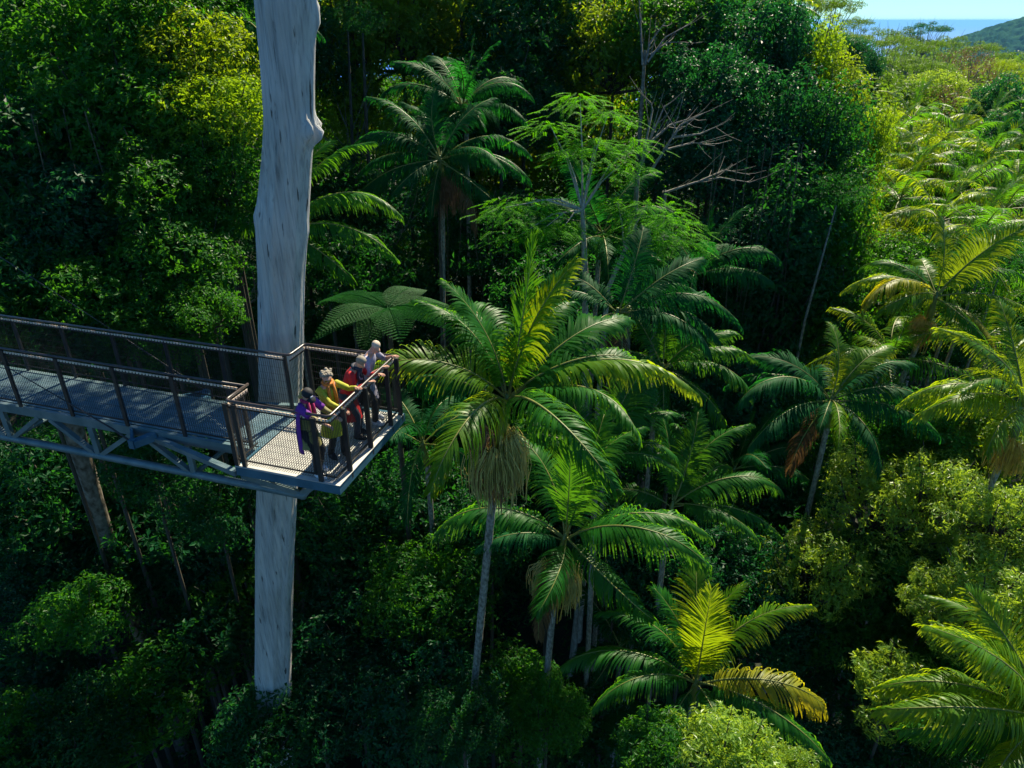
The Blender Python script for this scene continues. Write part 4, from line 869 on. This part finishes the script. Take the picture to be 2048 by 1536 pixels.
 (1745, 100, 82, 4.6, 'gum', 'leaf_gum', 'olive gum crown on the skyline below the sea'),
 (1800, 90, 100, 5.0, 'gum', 'leaf_gum', 'gum crown on the skyline in front of the blue sea'),
 (1855, 66, 98, 3.4, 'gum', 'leaf_teal_shade', 'dark flat topped gum poking up before the sea'),
 (1830, 110, 88, 4.2, 'gum', 'leaf_gum', 'gum crown just under the dark flat topped gum'),
 (1890, 100, 105, 4.6, 'gum', 'leaf_gum', 'gum crown on the skyline where the hill begins'),
 (1780, 140, 76, 4.0, 'gum', 'leaf_gum', 'gum crown in the middle of the far slope'),
 (1850, 150, 74, 4.2, 'gum', 'leaf_gum', 'gum crown left of the brownish crown'),
 (1960, 110, 110, 4.6, 'gum', 'leaf_gum', 'gum crown before the wooded hill'),
 (1985, 150, 85, 4.4, 'gum', 'leaf_yellow_lit', 'yellowish gum crown right of the brownish crown'),
 (2040, 190, 68, 3.6, 'gum', 'leaf_yellow_lit', 'yellowish crown at the right edge of the far slope'),
]
for (px, py, d, Rr, key, mat, lab) in T:
    kw = {}
    if key == 'gum': kw = dict(tmat='dry_bark', name='gum_tree', group='gum trees of the far slope')
    elif 'bush' in lab: kw = dict(name='bush', cat='bush', group='bushes of the gully')
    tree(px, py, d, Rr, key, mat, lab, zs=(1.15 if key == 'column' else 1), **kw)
#PART3
# ---------------------------------------------------------------- bright feathery tree, bare branched tree, mottled trunk, tree fern
def feathery_tree():
    c0 = at(1190, 400, 22.5); g = float(gz(c0.x, c0.y)); root = empty('feathery_tree', (c0.x, c0.y, g - .3))
    tag(root, 'slender pale trunked tree with shelves of bright lime feathery leaves behind the largest palm', 'tree')
    o0 = root.location; rng = np.random.default_rng(21)
    shelves = [(1160, 195, 22.6, .85), (1100, 250, 22.4, .8), (1215, 230, 23, .7), (1130, 300, 22.4, .6), (1190, 290, 22.2, 1.1), (1240, 330, 22.4, .9), (1265, 285, 22.8, .7), (1010, 415, 21.6, .75), (1065, 400, 22, .8), (1090, 455, 21.6, .8), (1130, 450, 21.8, .7), (1295, 410, 22, 1.0), (1340, 440, 21.8, .9), (1275, 450, 22.2, .8), (1320, 480, 22, .8), (1235, 405, 22.6, .6), (1040, 470, 21.8, .6), (1370, 480, 22.2, .6)]
    tips = [at(a, b_, d) for a, b_, d, r in shelves]
    Vs, Fs, nv = [], [], 0
    for (a, b_, d, r), tp in zip(shelves, tips):
        n = int(85 * r); Pn = rng.normal(0, 1, (n, 3)) * np.array([r * .5, r * .5, r * .16]); Pn[:, 2] -= .18 * (Pn[:, 0] ** 2 + Pn[:, 1] ** 2) / r
        P = Pn + np.array(tp - o0)
        az = np.arctan2(Pn[:, 1], Pn[:, 0]) + rng.normal(0, .7, n); el = rng.uniform(-.5, .15, n)
        D = np.stack([np.cos(az) * np.cos(el), np.sin(az) * np.cos(el), np.sin(el)], -1)
        S = norm(np.cross(D, [0, 0, 1.0])); Nn = np.cross(S, D)
        for k in range(11):                       # pinnate leaflets along each leaf
            s = .06 + .045 * k
            B = P + D * s + np.array([0, 0, -.35]) * s * s
            for sg in (-1, 1):
                DD = norm(D * .45 + S * sg + np.array([0, 0, -.35]) + rng.normal(0, .12, D.shape))
                V, F = leaf_arrays(B, DD, Nn, np.full(n, .105 - .003 * k) * rng.uniform(.8, 1.2, n), np.full(n, .034))
                Vs.append(V); Fs.append(F + nv); nv += len(V)
    link(bpy.data.objects.new('crown', np_mesh('crown', np.concatenate(Vs), np.concatenate(Fs), M['leaf_bright'])), root)
    base = Vector((0, 0, 0)); fork = at(1250, 500, 22.6) - o0; fork2 = at(1165, 420, 22.8) - o0
    b = MB(); b.tube([base, base.lerp(fork2, .4) + Vector((.5, 0, 0)), at(1170, 540, 22.8) - o0, fork2], [.16, .13, .10, .075], 8, False)
    b.tube([base + Vector((.3, 0, 3)), at(1215, 580, 22.5) - o0, fork, at(1262, 440, 22.4) - o0], [.11, .08, .065, .04], 8, False); b.build('trunk', M['pale_bark'], root, True)
    b = MB()
    for (a, b_, d, r), tp in zip(shelves, tips):
        s0 = fork if a > 1225 and b_ > 350 else fork2; q = tp - o0
        b.tube([s0, s0.lerp(q, .5) + Vector((0, 0, .25 * (q - s0).length * .4)), q], [.045, .026, .01], 5, False)
    b.build('limbs', M['pale_bark'], root, True)
feathery_tree()
def bare_tree(pts_sets, label, mat='dry_bark', name='bare_tree', twigs=True, seed=1):
    base = at(*pts_sets[0][0][:3]); g = float(gz(base.x, base.y)); root = empty(name, (base.x, base.y, g - .3)); tag(root, label, 'tree'); o0 = root.location
    b = MB(); b.tube([(0, 0, 0), (.2, .1, (base.z - o0.z) * .5), base - o0], [.2, .15, pts_sets[0][1] * 1.1], 8, False); b.build('trunk', M[mat], root, True)
    rng = random.Random(seed); b = MB()
    for s in pts_sets:
        pts = [at(*p) - o0 for p in s[:1]] if False else [at(*p[:3]) - o0 for p in s[2]] if len(s) > 2 else []
        r = s[1]; n = len(pts)
        b.tube(pts, [r * (1 - .75 * i / (n - 1)) for i in range(n)], 6, False)
        if twigs:
            for i in range(1, n):
                for k in range(3):
                    p0 = pts[i - 1].lerp(pts[i], rng.random()); d = (pts[i] - pts[i - 1]).normalized() + Vector((rng.gauss(0, .6), rng.gauss(0, .6), rng.gauss(.1, .5)))
                    Lg = rng.uniform(.4, 1.1); b.tube([p0, p0 + d * Lg * .5, p0 + d * Lg + Vector((0, 0, .1))], [r * .3, r * .2, .006], 4, False)
    b.build('branches', M[mat], root, True)
bare_tree([((1275, 350, 23.6), .07, [(1275, 350, 23.6), (1295, 290, 23.6), (1330, 210, 23.8)]), ((1275, 350, 23.6), .055, [(1300, 285, 23.6), (1340, 250, 23.8), (1395, 232, 24)]),
           ((1305, 345, 23.6), .06, [(1300, 345, 23.6), (1335, 290, 23.4), (1360, 250, 23.4), (1410, 225, 23.6)]), ((1305, 345, 23.6), .045, [(1345, 275, 23.4), (1400, 268, 23.5), (1440, 250, 23.5)]),
           ((1305, 345, 23.6), .04, [(1330, 300, 23.4), (1385, 285, 23.5), (1430, 292, 23.5)]), ((1275, 350, 23.6), .05, [(1280, 340, 23.6), (1305, 220, 23.6), (1302, 205, 23.6)])], 'bare white spreading branches right of the bright feathery tree', seed=2)
bare_tree([((1290, 100, 29), .06, [(1290, 130, 29), (1300, 85, 29), (1330, 45, 29)]), ((1290, 100, 29), .05, [(1295, 125, 29), (1330, 75, 29), (1375, 50, 29.2)]), ((1290, 100, 29), .045, [(1300, 110, 29), (1335, 85, 29), (1370, 84, 29)]), ((1290, 100, 29), .05, [(1285, 130, 29), (1282, 60, 29), (1278, 0, 29)])], 'bare thin branches near the top edge above the white spreading ones', seed=4)
bare_tree([((1330, 385, 25), .05, [(1330, 385, 25), (1390, 365, 25), (1440, 355, 25.2), (1500, 365, 25.5)]), ((1330, 385, 25), .04, [(1400, 362, 25), (1450, 340, 25.2), (1500, 350, 25.5)])], 'long bare limb reaching right over the rounded blue green crown', seed=5)
# mottled trunk passing behind the walkway
b = MB(); p0 = at(250, 1190, 25.0); p1 = at(190, 1000, 22.4); p2 = at(148, 860, 20.8); p3 = at(105, 700, 19.6)
g = float(gz(p0.x, p0.y)); root = empty('mottled_tree', (p0.x + .3, p0.y, g - .3)); o0 = root.location; tag(root, 'mottled brown trunk passing behind the walkway truss at the left', 'tree')
b.tube([(0, 0, 0), p0 - o0, p1 - o0, p2 - o0, p3 - o0, p3 - o0 + Vector((-.1, .1, 1.2))], [.26, .21, .25, .28, .27, .22], 14, False); b.build('trunk', M['mottled'], root, True)
c = at(95, 560, 20.2); cm, lm = crown_mesh('round', 'leaf_mid'); q = link(bpy.data.objects.new('crown', cm), root); q.location = c - o0; q.scale = (.5, .5, .6)
# tree added behind the great trunk; its unseen crown shades the walkway
c = Vector((-9.0, 16.0, 0)); g = float(gz(c.x, c.y)); root = empty('broadleaf_tree', (c.x, c.y, g - .3)); o0 = root.location; tag(root, 'tall dark tree added behind the grey trunk, its unseen crown shading the walkway', 'tree', 'broadleaf trees of the rainforest')
b = MB(); fk = Vector((4.8, .4, 32.2 - o0.z)); b.tube([(0, 0, 0), Vector((-7.55, 16.0, 14)) - o0, Vector((-5.95, 16.1, 22.9)) - o0, Vector((-4.95, 16.2, 28)) - o0, fk], [.30, .24, .20, .17, .14], 10, False); b.build('trunk', M['bark'], root, True)
b = MB(); cm, lm = crown_mesh('round', 'leaf_dark')
for (x, y, z, q_) in ((-7.6, 21.6, 34.2, .78), (-3.3, 21.2, 34.0, .72), (-11.2, 22.6, 34.6, .72)):
    e = Vector((x, y, z)) - o0; b.tube([fk, fk.lerp(e, .5) + Vector((0, 0, .8)), e], [.13, .09, .05], 6, False)
    q = link(bpy.data.objects.new('crown', cm), root); q.location = e; q.scale = (q_, q_, q_ * .85); q.rotation_euler = (0, 0, x)
b.build('limbs', M['bark'], root, True)
# thin bare stems in the shade
STEMS = [(1610, 640, 1640, 530, 27, .05, 'thin pale stem in the shade left of the golden palm'), (1895, 720, 1925, 640, 25.5, .06, 'thin leaning stem nearest below the golden palm crown'), (1840, 810, 1880, 690, 25.8, .06, 'thin leaning stem left under the golden palm crown'),
         (1215, 1310, 1235, 1180, 24, .05, 'thin dark stem right of the two thin pale palm trunks'), (735, 300, 730, 180, 30, .08, 'dark stem before the glowing foliage right of the burl'), (705, 300, 700, 170, 31, .07, 'dark stem nearer the grey trunk before the glowing foliage'),
         (885, 690, 880, 480, 27, .07, 'thin shaded stem left of the two thin palm stems'), (1925, 760, 1960, 660, 26, .05, 'thin leaning stem right of the golden palm')]
for (x0, y0, x1, y1, d, r, lab) in STEMS:
    a, e = at(x0, y0, d * 1.0), at(x1, y1, d * .985); g = float(gz(a.x, a.y)); dirn = (e - a).normalized(); root = empty('slender_tree', (a.x, a.y, g - .2)); tag(root, lab, 'tree')
    o0 = root.location; b = MB(); b.tube([(0, 0, 0), a - o0, e - o0, e - o0 + dirn * 2.2], [r * 1.3, r, r * .85, r * .5], 8, False); b.build('trunk', M['bark' if 'dark' in lab or 'shaded' in lab else 'dry_bark'], root, True)
    cm, lm = crown_mesh('thin', 'leaf_dark'); q = link(bpy.data.objects.new('crown', cm), root); q.location = e - o0 + dirn * 2.6; q.scale = (.32,) * 3
# hanging vines
rng = random.Random(9)
VN = [(150, 480, 21, 'bundle of pale vines hanging in the left wall of trees', 3), (1480, 560, 26.5, 'thin vines hanging before the darkest right backdrop', 4), (1240, 60, 33, 'vines hanging at the top edge above the feathery tree', 3), (960, 560, 29, 'vines hanging right of the two thin palm stems', 3)]
for (px, py, d, lab, hgt) in VN:
    c = at(px, py, d); root = empty('hanging_vines', (c.x, c.y, c.z - hgt)); tag(root, lab, 'vines', 'hanging vines')
    b = MB()
    for k in range(8):
        x, y = (k - 3.5) * .42 + rng.uniform(-.15, .15), rng.gauss(0, .5); sw = rng.uniform(-.9, .9)
        b.tube([(x, y, 2.2 * hgt), (x + sw * .2, y, hgt * 1.5), (x + sw * .7, y + .1, hgt * .7), (x + sw, y, 0)], [.02, .018, .016, .01], 4, False)
    b.build('stems', M['vine'], root)
# tree fern: flat bipinnate fronds
def fern_frond(seed, L=1.9):
    rng = np.random.default_rng(seed); Vs, Fs, nv = [], [], 0; b = MB()
    s = np.linspace(0, 1, 26); x = s * L * .96; z = .45 * L * s - .62 * L * s * s
    b.tube([(a, 0, c) for a, c in zip(x, z)], list(.016 * (1 - s) + .003), 4, False)
    for i in range(3, 26):
        pl = .52 * math.sin(math.pi * min(1, (s[i] * .9 + .12))) ** .7
        for sg in (-1, 1):
            D = norm(np.array([[.35, sg, -.12]])); n = 16; q = np.linspace(.06, 1, n)[:, None] * pl; B = np.array([[x[i], 0, z[i]]]) + D * q
            for s2 in (-1, 1):
                V, F = leaf_arrays(B, np.repeat(norm(np.array([[s2 * 1.0, .25 * sg, -.1]])), n, 0) + rng.normal(0, .08, (n, 3)), np.tile([0, 0, 1.0], (n, 1)), .085 * (1 - .7 * np.linspace(0, 1, n)) + .01, np.full(n, .026))
                Vs.append(V); Fs.append(F + nv); nv += len(V)
    V = np.concatenate(Vs); F = np.concatenate(Fs); RF = np.array(b.F); RT = np.concatenate([RF[:, [0, 1, 2]], RF[:, [0, 2, 3]]])
    return np_mesh('frond', np.concatenate([V, np.array(b.V)]), np.concatenate([F, RT + len(V)]), M['leaf_fern'])
M['leaf_fern'] = leaf_mat('leaf_fern', (.004, .06, .010), (.012, .10, .014), (.05, .34, .01), .35, .6, .1)
FM = [fern_frond(k) for k in range(3)]
FERNS = [(775, 620, 19.5, 1.15, 'broad flat tree fern right of the lookout railing'), (1300, 1470, 22, .8, 'small fern in the dark gap at the bottom beside the upright fronded palm'), (850, 150, 34, 1.4, 'backlit tree fern crown high above the tall dark palm')]
for (px, py, d, sc, lab) in FERNS:
    c = at(px, py, d); g = float(gz(c.x, c.y)); root = empty('tree_fern', (c.x, c.y, g - .2)); tag(root, lab, 'fern', 'tree ferns'); H = c.z - g + .2
    b = MB(); b.tube([(0, 0, 0), (.1, 0, H * .5), (0, 0, H)], [.12, .09, .07], 8, False); b.build('trunk', M['bark'], root, True)
    for k in range(11):
        f = link(bpy.data.objects.new('frond', FM[k % 3]), root); f.location = (0, 0, H); f.rotation_euler = (rng.uniform(-.1, .1), rng.uniform(-.15, .1), R(k * 360 / 11 + rng.uniform(-9, 9))); f.scale = (sc * rng.uniform(.85, 1.1),) * 3

# ---------------------------------------------------------------- undergrowth, filling forest, far woodland (nobody could count these)
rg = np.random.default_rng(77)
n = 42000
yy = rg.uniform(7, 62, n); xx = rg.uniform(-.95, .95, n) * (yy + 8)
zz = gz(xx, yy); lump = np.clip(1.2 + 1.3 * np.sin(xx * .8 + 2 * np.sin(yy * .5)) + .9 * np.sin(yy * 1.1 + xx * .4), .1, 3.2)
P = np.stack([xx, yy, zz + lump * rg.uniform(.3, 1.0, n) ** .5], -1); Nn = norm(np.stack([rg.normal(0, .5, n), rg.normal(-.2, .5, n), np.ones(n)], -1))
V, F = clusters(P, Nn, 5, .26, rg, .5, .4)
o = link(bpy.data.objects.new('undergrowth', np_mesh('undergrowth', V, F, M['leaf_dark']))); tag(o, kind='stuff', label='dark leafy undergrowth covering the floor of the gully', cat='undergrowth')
# forest mass behind the trees one can tell apart
def mass(name, centres, radii, per, leaf, mat, label, seed, squash=.75, ncl=5):
    rg = np.random.default_rng(seed); Ps, Ns = [], []
    for (c, r) in zip(centres, radii):
        K = 7
        lob = norm(rg.normal(0, 1, (K, 3)) * [1, 1, .6] + [0, 0, .35]) * r * .55; k = rg.integers(0, K, per); d = norm(rg.normal(0, 1, (per, 3)) + [0, 0, .25])
        Ps.append(c + (lob[k] + d * r * .48 * rg.uniform(.8, 1.05, (per, 1))) * [1, 1, squash]); Ns.append(norm(d + [0, 0, .3]))
    V, F = clusters(np.concatenate(Ps), np.concatenate(Ns), ncl, leaf, rg, .5, .45)
    o = link(bpy.data.objects.new(name, np_mesh(name, V, F, M[mat]))); tag(o, kind='stuff', label=label, cat='forest')
cs, rs = [], []
for k in range(130):
    y = rg.uniform(42, 62); az = rg.uniform(-38, 19); x = y * math.tan(R(az)); top = rg.uniform(25, 33.5); cs.append([x, y, top - 3 - rg.choice([0, 0, 6, 11])]); rs.append(rg.uniform(3.0, 4.8))
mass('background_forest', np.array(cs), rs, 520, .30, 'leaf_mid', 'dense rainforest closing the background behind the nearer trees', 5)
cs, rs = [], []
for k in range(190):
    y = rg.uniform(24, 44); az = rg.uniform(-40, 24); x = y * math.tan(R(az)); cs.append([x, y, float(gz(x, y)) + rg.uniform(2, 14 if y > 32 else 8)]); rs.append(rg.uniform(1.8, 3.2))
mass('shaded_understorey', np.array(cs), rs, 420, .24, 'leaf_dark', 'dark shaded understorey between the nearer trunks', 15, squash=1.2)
cs, rs = [], []
for k in range(520):
    r = 60 * (260 / 60) ** rg.random(); az = R(rg.uniform(13, 46)); x, y = r * math.sin(az), r * math.cos(az)
    cs.append([x, y, float(gz(x, y)) + rg.uniform(12.0, 16.5) - ss(60, 240, r) * 4]); rs.append(rg.uniform(3.2, 5.5))
mass('distant_woodland', np.array(cs), rs, 150, .55, 'leaf_gum', 'olive green woodland canopy stretching to the sea on the right', 6, ncl=4)
cs, rs = [], []
for k in range(900):
    r = 260 * (1500 / 260) ** rg.random(); az = R(rg.uniform(17, 44)); x, y = r * math.sin(az), r * math.cos(az)
    cs.append([x, y, float(gz(x, y)) + 6]); rs.append(rg.uniform(6, 11))
mass('valley_woodland', np.array(cs), rs, 60, 1.9, 'leaf_gum', 'woodland falling away into the valley below the hill', 8, ncl=3)

# ---------------------------------------------------------------- the air between here and the coast
m = bpy.data.materials.new('air'); m.use_nodes = True; nt = m.node_tree; nt.nodes.clear()
pv = nt.nodes.new('ShaderNodeVolumePrincipled'); pv.inputs['Density'].default_value = 0.00004; pv.inputs['Color'].default_value = (.2, .52, 1, 1); pv.inputs['Anisotropy'].default_value = .2
ou = nt.nodes.new('ShaderNodeOutputMaterial'); nt.links.new(pv.outputs[0], ou.inputs['Volume'])
b = MB(); b.box((0, 0, -215), (95000, 0, 0), (0, 95000, 0), (0, 0, 265)); tag(link(bpy.data.objects.new('haze', b.mesh('haze', m))), kind='stuff')
